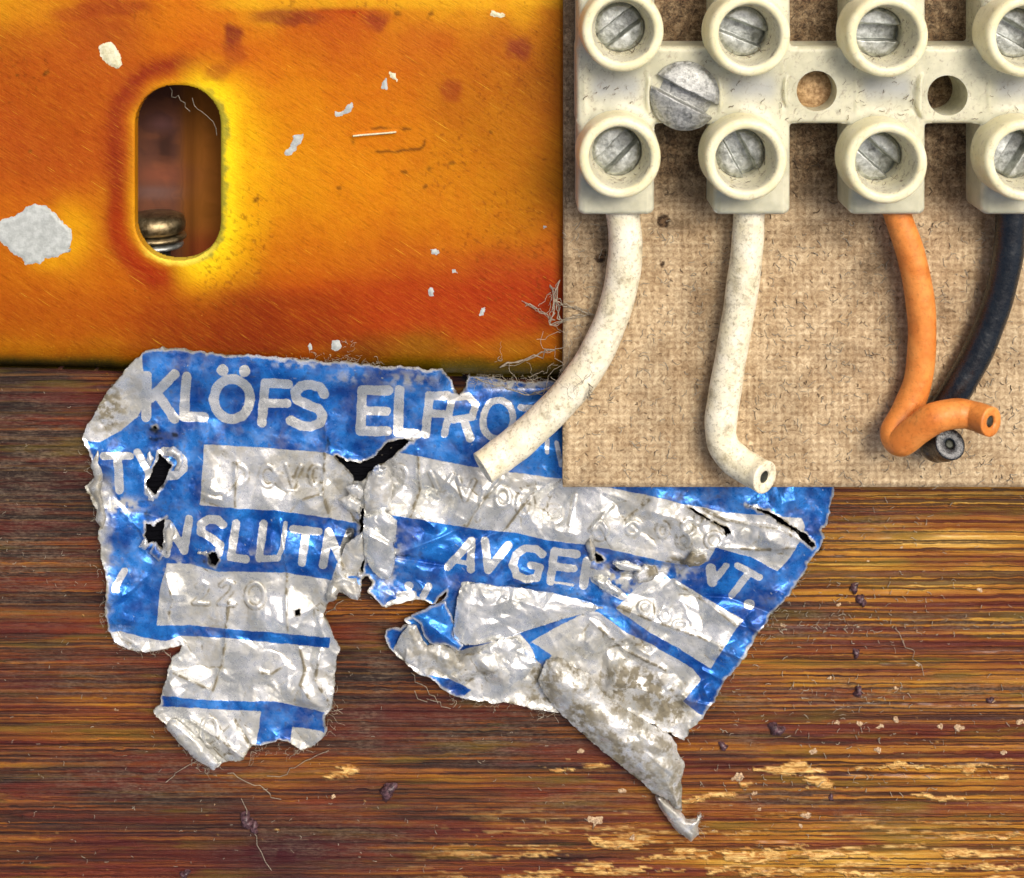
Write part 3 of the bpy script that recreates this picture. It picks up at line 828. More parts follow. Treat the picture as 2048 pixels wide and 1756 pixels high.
M_BOLT = mat_metal('bolt_brass', srgb('6a5a3c'), srgb('b8a680'), .3, .5, '1c1810', .5)
bolt = empty('bolt', W(315, 470, -150), label='dark bolt head with stacked washers seen through the oval slot', cat='bolt')
def ylathe(name, prof, mat, cx, cy, cz, parent, n=40):
    vs, fs = [], []
    for (r, y) in prof:
        for i in range(n):
            t = 2 * math.pi * i / n
            vs.append(WP(cx + r * math.cos(t), cy + y, cz + r * math.sin(t)))
    for j in range(len(prof) - 1):
        for i in range(n):
            fs.append((j * n + i, (j + 1) * n + i, (j + 1) * n + (i + 1) % n, j * n + (i + 1) % n))
    return link(name, np_mesh(name, np.array(vs), np.array(fs)), mat, parent)
bx, by = PL(312, 470, -78)
ylathe('bolt_head', [(0.1, -46), (40, -45), (56, -38), (60, -26), (59, -12), (52, -8), (50, -6)], M_BOLT, bx, by, -78, bolt)
ylathe('washer', [(30, -4), (60, -3), (62, 1), (60, 5), (30, 6)], M_BOLT, bx, by + 2, -78, bolt)
ylathe('washer', [(30, -4), (54, -3), (56, 1), (54, 5), (30, 6)], M_SCREW, bx, by + 18, -78, bolt)
ylathe('shank', [(30, -6), (30, 90)], M_CORE, bx, by, -78, bolt)

# ------------------------------------------------------------------ hardboard panel
HZ = 80.0
def hard_sdf(u, v):
    d = np.maximum(1127 - 1.5 * ss(500, 900, v) - u, v - 974)
    return np.maximum(d, u - 2700)
def hard_z(u, v, d):
    return HZ - 5 * (1 - ss(0, 7, -d)) + (fbm(u, v, 14, octs=3, seed=71) - .5) * 2.4
def hard_attrs(u, v, d, z):
    g = np.zeros_like(u)
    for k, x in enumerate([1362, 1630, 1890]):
        g = np.maximum(g, .95 * ss(62, 40, np.abs(u - x)) * ss(450, 330, v) * ss(-190, -90, v))  # dirt plus painted occlusion between the terminal columns
    g = np.maximum(g, ss(440, 380, v) * ss(-190, -90, v) * .75)  # dirt plus painted shade under the whole block
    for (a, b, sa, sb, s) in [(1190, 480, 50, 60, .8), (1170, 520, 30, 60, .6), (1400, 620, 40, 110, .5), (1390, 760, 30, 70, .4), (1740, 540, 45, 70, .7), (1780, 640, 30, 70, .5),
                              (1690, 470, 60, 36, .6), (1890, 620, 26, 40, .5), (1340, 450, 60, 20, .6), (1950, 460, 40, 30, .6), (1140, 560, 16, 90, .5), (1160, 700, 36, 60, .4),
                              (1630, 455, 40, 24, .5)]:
        g = np.maximum(g, s * gauss(u, v, a, b, sa, sb))  # brown patches beside wires and block: their soft shadows put into the colour
    g = np.maximum(g, .22 * ss(.5, .66, fbm(u, v, 120, octs=4, seed=75)))
    g = np.maximum(g, .5 * ss(6, 0, -d))
    for (a, b, r) in [(1327, 442, 15), (1200, 516, 12), (1207, 508, 8), (1325, 528, 6)]:
        g = np.maximum(g, 1.4 * ss(1.2, .6, np.hypot(u - a, v - b) / r))
    return dict(grime=g)
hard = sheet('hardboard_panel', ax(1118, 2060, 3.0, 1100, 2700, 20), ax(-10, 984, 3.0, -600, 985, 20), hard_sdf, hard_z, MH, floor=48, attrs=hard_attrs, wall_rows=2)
tag(hard, 'beige fibreboard panel with a pressed mesh texture under the terminal block', 'board')

# ------------------------------------------------------------------ terminal block
COLX = [1146, 1402, 1657, 1907, 2163]
CW = 145
BOT, TOP = 390, -118
TZ = 248.0
TOWERS = []   # plan centres and slot angles
for (u, v, ang) in [(1240, 316, 45), (1493, 321, -62), (1774, 327, -42), (2052, 322, 58), (1246, 62, 38), (1500, 71, -22), (1776, 73, -3), (2056, 74, -30)]:
    x, y = PL(u, v, TZ)
    TOWERS.append((x, y, ang))
TOWERS += [(2222, 275, 30), (2222, 48, 10)]
HOLES = [PL(1632, 181, 168), PL(1893, 190, 168)]
MSX, MSY = PL(1371, 194, 195)
def body_sdf(x, y):
    d = np.full(x.shape, 1e9)
    for c in COLX:
        w = CW
        d = np.minimum(d, rrect(x, y, c + w / 2, (BOT + TOP) / 2, w / 2, (BOT - TOP) / 2, 13))
    bar = rrect(x, y, (1146 + 2308) / 2, 146, (2308 - 1146) / 2, 73, 6)
    d = smin(d, bar, 8)
    for (hx, hy) in HOLES:
        d = np.maximum(d, 38 - np.hypot(x - hx, y - hy))
    return d
def body_z(x, y, d):
    col = np.full(x.shape, 1e9)
    for c in COLX:
        col = np.minimum(col, rrect(x, y, c + CW / 2, 136, CW / 2, 300, 10))
    z = 158 + 20 * ss(4, -14, col)
    mid = np.exp(-((y - 150) / 34) ** 2)
    z -= 12 * mid * ss(-10, -30, col)
    for (hx, hy) in HOLES:
        r = np.hypot(x - hx, y - hy)
        z += 9 * ss(66, 62, r) - 3 * ss(46, 38, r) - 3 * np.exp(-((r - 68) / 3) ** 2)
    r = np.hypot(x - MSX, y - MSY)
    z += 6 * ss(76, 70, r)
    for (tx, ty, _) in TOWERS:
        r = np.hypot(x - tx, y - ty)
        z = np.maximum(z, 178 + 26 * np.exp(-np.maximum(r - 68, 0) / 9) - 3)
    dd = body_sdf_outer(x, y)
    z -= 10 * (1 - np.sqrt(np.clip(1 - (1 - np.clip(-dd / 10, 0, 1)) ** 2, 0, 1)))
    for (tx, ty, _) in TOWERS:
        r = np.hypot(x - tx, y - ty)
        z = np.where(r < 62, 140, z)
    return z
def body_sdf_outer(x, y):
    d = np.full(x.shape, 1e9)
    for c in COLX:
        d = np.minimum(d, rrect(x, y, c + CW / 2, (BOT + TOP) / 2, CW / 2, (BOT - TOP) / 2, 13))
    return smin(d, rrect(x, y, (1146 + 2308) / 2, 146, (2308 - 1146) / 2, 73, 6), 8)
def body_attrs(x, y, d, z):
    g = .35 + 0 * x
    for (tx, ty, _) in TOWERS:
        g = np.maximum(g, np.exp(-np.maximum(np.hypot(x - tx, y - ty) - 74, 0) / 14) * .8)
    g = g * ss(330, 250, y) + .1
    g = np.maximum(g, .9 * np.exp(-((y - 196) / 22) ** 2) * .7)
    col = np.full(x.shape, 1e9)
    for c in COLX:
        col = np.minimum(col, np.abs(x - c - CW / 2))
    return dict(grime=g, bluish=np.exp(-((y - 150) / 26) ** 2) * ss(60, 30, col))
block = empty('terminal_block', WP(1600, 150, HZ), label='cream plastic screw terminal strip mounted on the beige panel', cat='terminal block')
sheet('housing', np.arange(1136, 2320, 3.0), np.arange(-130, 400, 3.0), body_sdf, body_z, MNB, block, floor=HZ, attrs=body_attrs, plan=True, wall_rows=5)

def const_attr(o, **k):
    me = o.data
    for n_, v_ in k.items():
        at = me.attributes.new(n_, 'FLOAT', 'POINT')
        at.data.foreach_set('value', np.full(len(me.vertices), v_, np.float32))
def screw_head(name, x, y, r, z, ang, sw, depth, dome, mat, parent, tilt=(0, 0), step=1.8, seed=0, wall=12):
    a = math.radians(ang)
    def sd_(X, Y): return np.hypot(X - x, Y - y) - r + (fbm(X, Y, 14, octs=2, seed=seed) - .5) * 1.5
    def zf(X, Y, d):
        rr = np.hypot(X - x, Y - y) / r
        q = (X - x) * math.sin(a) + (Y - y) * math.cos(a)       # across the slot
        along = (X - x) * math.cos(a) - (Y - y) * math.sin(a)
        zz = z - dome * rr ** 2.2 - 3.0 * ss(.86, 1.0, rr) + tilt[0] * (X - x) + tilt[1] * (Y - y)
        zz = zz + (fbm(X, Y, 18, octs=3, seed=seed + 5) - .5) * 2.2
        return zz - depth * ss(sw / 2 + 1.2, sw / 2 - 1.2, np.abs(q + (fbm(X, Y, 24, octs=2, seed=seed + 9) - .5) * 2.5))
    return sheet(name, np.arange(x - r - 4, x + r + 4, step), np.arange(y - r - 4, y + r + 4, step), sd_, zf, mat, parent, floor=z - wall, plan=True)

for i, (x, y, ang) in enumerate(TOWERS):
    prof = [(79, 172), (77.5, 190), (76.5, 215), (76, 234), (75.2, 241), (73, 245.5), (69, TZ), (63, TZ), (59, TZ - 1.5), (56.5, 241), (55, 228), (53, 205), (50, 190), (47.5, 184), (47, 160), (46.5, 142)]
    t = lathe('screw_tower', prof, MNT, x, y, block, n=72, wob=.003, seed=i)
    const_attr(t, grime=.3, bluish=0.0)
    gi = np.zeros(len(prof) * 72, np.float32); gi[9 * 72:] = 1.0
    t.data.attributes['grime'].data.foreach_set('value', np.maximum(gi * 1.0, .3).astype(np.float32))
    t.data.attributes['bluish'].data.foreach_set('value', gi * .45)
    s_ = screw_head('terminal_screw', x - 1, y, 46, 181, ang, 30, 30, 5, M_SCREW, t, tilt=(.03 * math.sin(i * 2.1), .04 * math.cos(i * 1.7)), seed=90 + i, wall=38)
# dirty floor at the bottom of the towers
for (hx, hy), nm in zip(HOLES[:1], ['wood_plug']):
    pl = blob('sawdust_plug', 1632, 183, 41, 14, M_WOODPLUG, None, 7, z0=118, amp=.05, n=24, rings=8)
    tag(pl, 'pale sawdust wad filling the left open mounting hole of the terminal strip', 'plug')

ms = empty('mounting_screw', WP(MSX, MSY, 164), label='large bright slotted pan head screw fixing the terminal strip', cat='screw')
screw_head('screw_head', MSX, MSY, 65, 203, -27, 24, 20, 14, M_HEAD, ms, tilt=(.01, .015), step=1.6, seed=130, wall=40)

# ------------------------------------------------------------------ wires
def wire(name, pts, r, mat, label, core_r, group=None, seed=0, core_mat=None, cut=1.5):
    path = np.array([W(*p) for p in cr_path(pts, 16)])
    n = len(path)
    t = np.linspace(0, 1, n)
    r_ = np.random.default_rng(seed)
    rad = r * S * (1 + .018 * np.sin(t * 23 + seed) + .012 * np.sin(t * 61 + 2 * seed) + .01 * r_.normal(size=n).cumsum() / n ** .5)
    root = empty(name, tuple(path[0]), label=label, cat='wire', group=group)
    V, F, T = tube_arrays(path, rad, 32, [(cut * S * .6, (r - 1.2) * S), (cut * S, (r - 4) * S), (cut * S * .8, (core_r + 3) * S), (cut * S * -.5, core_r * S), (-10 * S, core_r * S)])
    link('insulation', np_mesh('insulation', V, F), mat, root)
    V, F, _ = tube_arrays(np.array([path[-1] - T * 20 * S, path[-1] - T * 10 * S, path[-1] - T * 3 * S]), core_r * .97 * S, 14, [(.5 * S, core_r * .6 * S), (1.0 * S, .0001)])
    link('conductor', np_mesh('conductor', V, F), core_mat or M_CORE, root)
    return root
wire('cut_wire', [(1240, 372, 128), (1246, 430, 126), (1251, 490, 124), (1244, 560, 122), (1222, 640, 122), (1182, 725, 124), (1125, 800, 126), (1055, 868, 124), (1010, 904, 126), (966, 936, 143)],
     32.5, M_CREAM, 'cream wire curving left whose cut end lies over the blue foil label', 12, seed=1)
wire('cut_wire', [(1502, 372, 128), (1498, 430, 126), (1494, 500, 124), (1481, 600, 120), (1464, 700, 118), (1449, 790, 117), (1441, 850, 118), (1448, 893, 122), (1474, 922, 134), (1506, 942, 156), (1530, 955, 180)],
     30.5, M_CREAM, 'cream wire hanging straight with its hollow cut end bent right at the panel edge', 12, seed=2)
wire('cut_wire', [(1780, 372, 130), (1795, 430, 130), (1822, 510, 128), (1840, 600, 124), (1844, 680, 120), (1836, 760, 118), (1813, 822, 122), (1790, 865, 136), (1800, 884, 156), (1836, 858, 176), (1870, 836, 188), (1915, 827, 194), (1948, 832, 204), (1982, 844, 236)],
     27, M_ORANGE, 'orange wire looped over itself at its lower end', 11, seed=3)
wire('cut_wire', [(2026, 372, 130), (2022, 430, 128), (2016, 510, 124), (1996, 600, 118), (1962, 690, 114), (1922, 765, 112), (1888, 820, 112), (1866, 864, 114), (1868, 892, 122), (1885, 893, 150), (1900, 888, 184)],
     28, M_BLACK, 'black wire passing under the orange loop with its cut end turned up', 8, seed=4)

# ------------------------------------------------------------------ torn foil label
OUT = [(290,702),(326,697),(390,702),(449,707),(557,717),(650,722),(700,728),(805,733),(885,741),(903,760),(918,790),(934,772),(937,752),(999,757),(1060,766),(1127,762),(1240,772),(1340,810),(1480,880),(1610,930),(1676,950),
 (1668,984),(1660,1025),(1651,1051),(1641,1060),(1648,1075),(1636,1104),(1621,1122),(1583,1186),(1556,1211),(1545,1225),(1495,1301),(1451,1364),(1421,1413),(1407,1438),(1377,1462),(1368,1477),(1348,1472),
 (1316,1452),(1272,1435),(1220,1440),(1160,1432),(1121,1427),(1095,1424),(1045,1412),(968,1402),(915,1395),(882,1374),(862,1356),(836,1346),(791,1313),(778,1292),(770,1272),(773,1260),(801,1257),(816,1249),
 (808,1239),(824,1231),(870,1214),(888,1198),(896,1180),(872,1201),(865,1209),(850,1201),(833,1200),(796,1208),(765,1215),(752,1205),(735,1183),(742,1165),(735,1150),(727,1150),(722,1168),(721,1193),(712,1200),(690,1190),
 (672,1186),(658,1202),(650,1228),(658,1251),(664,1268),(678,1296),(675,1330),(664,1350),(670,1379),(664,1416),(650,1439),(653,1462),(630,1490),(601,1501),(579,1487),(559,1480),(522,1490),(502,1490),(496,1507),
 (487,1521),(450,1524),(433,1535),(422,1535),(391,1516),(362,1484),(337,1459),(308,1422),(322,1410),(325,1387),(334,1350),(345,1322),(362,1291),(351,1293),(322,1299),(288,1302),(237,1291),(228,1285),(217,1262),
 (211,1222),(211,1165),(203,1108),(196,1079),(204,1041),(187,1007),(170,973),(187,953),(176,902),(161,879),(167,862),(184,834),(218,780),(250,740),(278,711)]
SILVER = [
 [(408,889),(520,895),(650,905),(674,914),(722,925),(745,918),(770,895),(799,905),(871,919),(942,933),(1050,948),(1124,958),(1232,978),(1305,993),(1364,1007),(1452,1025),(1540,1031),(1604,1037),(1610,1051),
  (1601,1081),(1580,1116),(1554,1142),(1501,1113),(1431,1095),(1416,1122),(1372,1130),(1334,1125),(1246,1104),(1170,1089),(1100,1081),(1027,1065),(970,1060),(870,1045),(842,1039),(782,1030),(725,1050),(708,1045),
  (657,1036),(560,1022),(477,1017),(400,1010)],
 [(334,1126),(380,1128),(436,1143),(570,1145),(661,1160),(690,1150),(740,1185),(735,1210),(700,1300),(664,1276),(560,1266),(453,1258),(380,1250),(314,1251),(320,1180)],
 [(362,1271),(450,1276),(658,1296),(661,1276),(720,1280),(720,1440),(648,1520),(650,1425),(641,1423),(550,1402),(499,1403),(402,1399),(328,1392),(300,1390),(340,1280)],
 [(300,1410),(322,1412),(408,1417),(522,1423),(519,1450),(511,1492),(500,1560),(280,1560)],
 [(584,1453),(640,1461),(670,1480),(630,1520),(579,1500)],
 [(160,880),(201,884),(240,862),(275,834),(291,800),(286,737),(283,705),(240,700),(140,850)],
 [(200,1270),(240,1262),(290,1276),(330,1282),(362,1276),(362,1310),(200,1310)],
 [(923,1166),(1045,1178),(1106,1188),(1205,1216),(1121,1239),(1040,1265),(994,1282),(930,1290),(908,1275),(912,1232)],
 [(1231,1218),(1262,1186),(1290,1160),(1348,1157),(1400,1190),(1487,1240),(1475,1254),(1441,1306),(1421,1337),(1353,1294),(1304,1267)],
 [(1060,1284),(1130,1245),(1180,1222),(1197,1225),(1255,1267),(1304,1289),(1341,1311),(1385,1337),(1402,1357),(1399,1364),(1366,1403),(1397,1427),(1440,1440),(1380,1500),(1100,1500),(1084,1335),(1104,1311),(1075,1295)],
 [(826,1252),(857,1295),(882,1285),(922,1300),(994,1282),(1040,1267),(1060,1290),(1084,1335),(1110,1420),(1100,1440),(1000,1420),(925,1392),(943,1379),(900,1358),(842,1348),(780,1330),(788,1295),(800,1275)],
 [(765,1216),(775,1204),(796,1196),(826,1190),(850,1198),(866,1214),(830,1216)],
 [(690,1092),(726,1084),(727,1150),(700,1152),(664,1156),(672,1130)]]
BLUE_BITS = [[(862,1353),(900,1364),(943,1379),(918,1398),(860,1372)], [(770,1258),(802,1256),(796,1272),(785,1278),(772,1274)], [(1062,1283),(1104,1311),(1086,1332),(1070,1318)],
             [(707,1146),(736,1144),(738,1162),(722,1166)]]
LET = [  # (strokes, width)
 ([(294,751),(292,834)],17), ([(349,748),(302,796)],17), ([(314,786),(349,837)],17),
 ([(373,753),(368,833),(408,834)],17), (ell(464,798,36,40),17), ([(445,740),(445.5,740)],20), ([(489,742),(489.5,742)],20),
 ([(577,768),(530,766),(524,845)],16), ([(529,807),(574,807)],15),
 ([(648,788),(641,774),(622,769),(602,772),(590,784),(594,798),(612,808),(636,817),(645,831),(640,846),(622,853),(600,850),(582,841)],17),
 ([(777,781),(725,780),(721,862),(774,862)],17), ([(724,821),(774,822)],15),
 ([(799,780),(796,864),(834,868)],17), ([(896,791),(859,791),(851,868)],15), ([(857,826),(888,828)],13),
 ([(888,868),(898,830),(905,794),(936,792),(952,808),(945,834),(905,839)],12), ([(928,839),(940,876)],14),
 (ell(996,839,30,39,rot=6),11), ([(1042,815),(1100,820)],11), ([(1068,820),(1056,900)],11), ([(1095,880),(1094,905)],9), ([(1113,885),(1122,930)],9),
 ([(207,912),(261,912)],12), ([(235,912),(239,980)],15), ([(275,904),(298,945),(296,975)],12), ([(330,902),(349,905),(366,920),(366,938),(352,950),(330,953)],15), ([(320,905),(306,985)],10),
 ([(332,1107),(336,1047),(369,1101),(378,1038)],14),
 ([(446,1049),(436,1040),(418,1038),(402,1048),(402,1064),(423,1076),(440,1090),(438,1106)],14),
 ([(472,1047),(462,1114),(492,1118)],14), ([(527,1047),(519,1112)],13), ([(519,1118),(556,1117)],11), ([(558,1112),(564,1098),(571,1047)],9), ([(586,1057),(637,1063)],13), ([(613,1060),(604,1125)],14),
 ([(646,1130),(657,1064),(680,1116),(701,1064)],14),
 ([(249,1142),(229,1178)],11), ([(227,1180),(236,1182)],8), ([(943,1081),(896,1134)],13), ([(943,1081),(941,1139)],13), ([(909,1122),(940,1127)],9),
 ([(970,1081),(977,1140),(1016,1090)],14),
 ([(1085,1108),(1072,1098),(1050,1096),(1033,1108),(1025,1130),(1033,1150),(1055,1159),(1074,1156),(1079,1134),(1062,1130)],13),
 ([(1154,1108),(1109,1103),(1101,1163)],14), ([(1106,1133),(1147,1137)],13), ([(1101,1163),(1145,1170)],5),
 ([(1174,1122),(1167,1170)],15), ([(1182,1146),(1212,1150)],14), ([(1188,1158),(1216,1176),(1244,1192)],13), ([(1229,1126),(1282,1140)],8),
 ([(1422,1136),(1425,1164)],17), ([(1425,1164),(1452,1132)],11), ([(1475,1131),(1519,1154)],11), ([(1498,1146),(1464,1190)],12), ([(1498,1209),(1498.5,1209)],18),
 ([(818,1171),(818.5,1171)],15), ([(800,1190),(826,1188)],12), ([(858,1172),(846,1192)],11), ([(926,1167),(954,1170)],8), ([(1215,1148),(1190,1153)],10)]
EMB = [(ell(1265,1057,13,13),5),(ell(1378,1054,13,14),5),(ell(1367,1081,13,14),5),(ell(1428,1081,16,15),5),(ell(1107,1027,16,15),5),(ell(1006,995,14,19),6),(ell(1050,1008,15,24),6),
 (ell(799,953,13,21),5),(ell(510,1191,18,24),5),(ell(419,1464,17,28),5),([(394,1173),(404,1164),(415,1170),(410,1185),(388,1206),(416,1207)],5),([(442,1171),(454,1162),(467,1168),(462,1184),(438,1207),(468,1209)],5),(ell(1325,1060,10,14),5),(ell(1400,1040,9,9),4),(ell(1200,1060,14,18),5),([(470,928),(470,975)],5),(ell(472,951,22,22,-90,90),5),(ell(536,952,15,20,50,330),5),([(572,930),(586,972),(602,932)],5),(ell(634,952,14,20,60,300),5),([(860,945),(880,990),(905,950)],6),([(915,955),(930,1000),(948,962)],6),([(965,980),(955,1040)],5),(ell(1290,1215,12,12),4),(ell(1330,1230,10,13),4),(ell(1360,1250,13,9),4),
 ([(1150,990),(1140,1050)],5),([(1225,1010),(1180,1060)],4)]
CREASE = [  # traced folds: (points, height, width)
 ([(473,925),(470,1000),(470,1018)],5,4),([(457,1205),(450,1290),(444,1330),(430,1370),(420,1395)],7,4),([(575,1145),(572,1200),(575,1262)],5,4),([(650,905),(646,990),(660,1034)],7,4),
 ([(559,1040),(566,1090),(574,1140)],6,4),([(836,905),(840,980),(818,1040)],9,5),([(1070,980),(1010,1060),(995,1080)],9,4),([(1000,960),(960,1010),(930,1060)],7,5),([(650,850),(655,905)],5,4),([(379,706),(378,750)],3,3),
 ([(1297,1000),(1250,1040)],-6,4),([(1230,1210),(1300,1240),(1400,1275),(1455,1300)],5,5),([(1350,1165),(1420,1210),(1470,1250)],5,5),([(1180,1240),(1250,1300),(1330,1340)],6,5),([(1275,1120),(1310,1140),(1400,1120)],-7,5),
 ([(1195,1120),(1240,1150),(1290,1145),(1360,1125)],-10,6),([(1360,1190),(1460,1195),(1545,1228)],-7,5),([(1480,1250),(1530,1268)],6,5),([(1440,1300),(1490,1320)],6,5),([(1405,1340),(1450,1362)],7,6),([(1371,1400),(1415,1410)],7,6),
 ([(790,1115),(850,1125),(900,1132)],-8,5),([(790,1110),(880,1075),(930,1050)],6,6),([(1640,1060),(1600,1110),(1560,1150)],4,5),([(1390,1010),(1450,1040),(1560,1060),(1600,1080)],5,6),([(1440,1095),(1520,1100),(1590,1095)],5,6),
 ([(570,1330),(540,1350),(520,1345)],5,5),([(600,1300),(610,1340),(600,1370),(620,1400)],7,7),([(640,1300),(630,1360),(655,1400)],7,6),([(345,1345),(420,1380)],6,5),([(380,1440),(440,1480),(486,1515)],8,5),([(470,1440),(500,1490)],-6,5),
 ([(870,1300),(930,1310),(960,1305)],5,6),([(905,1130),(940,1100),(980,1070),(1020,1062)],5,5),([(330,1150),(345,1200),(335,1245)],4,5),([(560,1050),(600,1000),(640,990)],4,5)]
CRUMP = [(700,1000,60,80,1.6),(760,960,60,60,1.5),(690,1130,50,60,1.6),(560,970,120,50,.9),(880,1000,120,60,1.2),(1080,1010,110,50,1.3),(1240,1060,120,40,1.3),(1380,1060,90,40,1.2),(1520,1080,80,40,.9),
 (1230,1150,110,40,1.6),(1370,1130,60,30,1.3),(1370,1240,110,60,1.4),(1240,1300,110,60,1.5),(1330,1370,70,50,1.5),(950,1330,120,60,1.6),(880,1360,80,40,1.5),(590,1350,80,60,1.0),(430,1490,80,40,1.2),(640,1200,50,50,1.5),
 (320,920,40,70,1.5),(310,1060,50,60,1.6),(420,1120,30,30,1.3),(840,1180,80,40,1.1),(930,800,60,50,.9),(730,760,90,40,.5),(230,1280,60,30,1.4),(220,820,50,60,1.0),(300,860,40,30,1.1),(560,1090,40,40,.8),(1000,1200,110,50,1.0)]

def label_sdf(u, v):
    d = poly_sdf(u, v, OUT)
    for h in HOLE:
        hs = poly_sdf(u, v, h)
        d = np.maximum(d, -hs)
    return d + (fbm(u, v, 9, octs=3, seed=201) - .5) * 6.0 + (fbm(u, v, 26, octs=2, seed=203) - .5) * 9.0

# broad folds whose long side faces the upper right: (u, v, length, half width, height, facing)
TENTS = [(575,1250,75,60,17,60),(350,1378,62,44,17,40),(622,1405,44,32,14,70),(435,985,72,46,16,70),(640,1330,50,30,13,20),(1440,1310,46,36,13,55),(1330,1030,60,50,15,65),(1395,1095,60,60,14,75),
 (1545,1085,50,50,12,80),(1290,1310,60,36,15,60),(1370,1395,46,26,14,50),(345,1190,40,26,10,90),(250,1240,70,44,15,80),(215,935,60,34,14,60),(735,860,110,40,13,80),(1470,1310,36,26,12,30),(1510,1250,34,26,12,30),
 (1410,1385,36,22,12,30),(560,1110,50,40,10,90),(930,1040,60,50,13,60),(1120,1060,50,40,12,80),(860,1040,50,36,12,50),(460,1500,60,36,17,50),(320,760,70,40,9,60),(1240,1370,50,30,13,80),(1180,1290,70,30,14,50),
 (850,1140,60,40,13,70),(1580,1000,60,40,10,100),(620,1015,60,36,13,60),(520,1240,50,26,12,90)]
LAP = {}
def crumple(u, v):
    w = .45 + 0 * u
    for (a, b, sa, sb, s) in CRUMP:
        w = np.maximum(w, s * gauss(u, v, a, b, sa, sb))
    uu = u + (fbm(u, v, 50, seed=205) - .5) * 18; vv = v + (fbm(u, v, 50, seed=209) - .5) * 18
    f = 17.0 * facets(uu, vv, 105, 8, 1.3, .4) + 15.0 * facets(uu, vv, 50, 3) + 5.0 * facets(uu, vv, 25, 4, 1.6, .7) + 1.0 * facets(uu, vv, 13, 5, 1.3, -.5)
    f = f * w
    for (a, b, L, wd, h, ang) in TENTS:
        nx, ny = math.cos(math.radians(ang)), -math.sin(math.radians(ang))
        q = (uu - a) * nx + (vv - b) * ny; t = -(uu - a) * ny + (vv - b) * nx
        prof = np.where(q > 0, np.clip(1 - q / L, 0, 1), np.clip(1 + q / (.35 * L), 0, 1))
        f = f + h * prof * np.clip(1.6 - np.abs(t) / wd * 1.6, 0, 1)
    w = np.ones_like(w)
    lap = np.zeros_like(f)
    fw = f * np.minimum(w, 1.0)
    lap[1:-1, 1:-1] = fw[2:, 1:-1] + fw[:-2, 1:-1] + fw[1:-1, 2:] + fw[1:-1, :-2] - 4 * fw[1:-1, 1:-1]
    LAP['g'] = lap; LAP['o'] = (u[0, 0], v[0, 0])
    return f * w

def emb_field(u, v):
    e = 0
    for p, w in EMB:
        e = e + 2.5 * np.exp(-np.maximum(stroke_sdf(u, v, p, w * .7), 0) ** 2 / 5)
    return e

def label_z(u, v, d):
    z = 22 + crumple(u, v) + emb_field(u, v)
    for p, h, w in CREASE:
        z = z + h * np.exp(-(np.maximum(stroke_sdf(u, v, p, 1), 0) / w))
    # lifted torn edges
    lift = np.exp(-np.maximum(-d, 0) / 14)
    z += lift * (fbm(u, v, 50, seed=211)) * 16
    # lies over the rolled lower edge of the steel plate, left of the tear
    over = ss(800, 742, v) * ss(905, 870, u) * ss(150, 220, u)
    z = np.where(over > 0, np.maximum(z * (1 - over) + (52 + (z - 22) * .3) * over, z * (1 - over)), z)
    # slides under the hardboard and stays below the plate on the right
    z = np.where(u > 1105, np.minimum(z, 42 + 60 * ss(984, 1010, v)), z)
    low = ss(870, 905, u) * ss(810, 775, v)
    z = z * (1 - low) + np.minimum(z, 3.5) * low
    return np.maximum(z, 2.5)

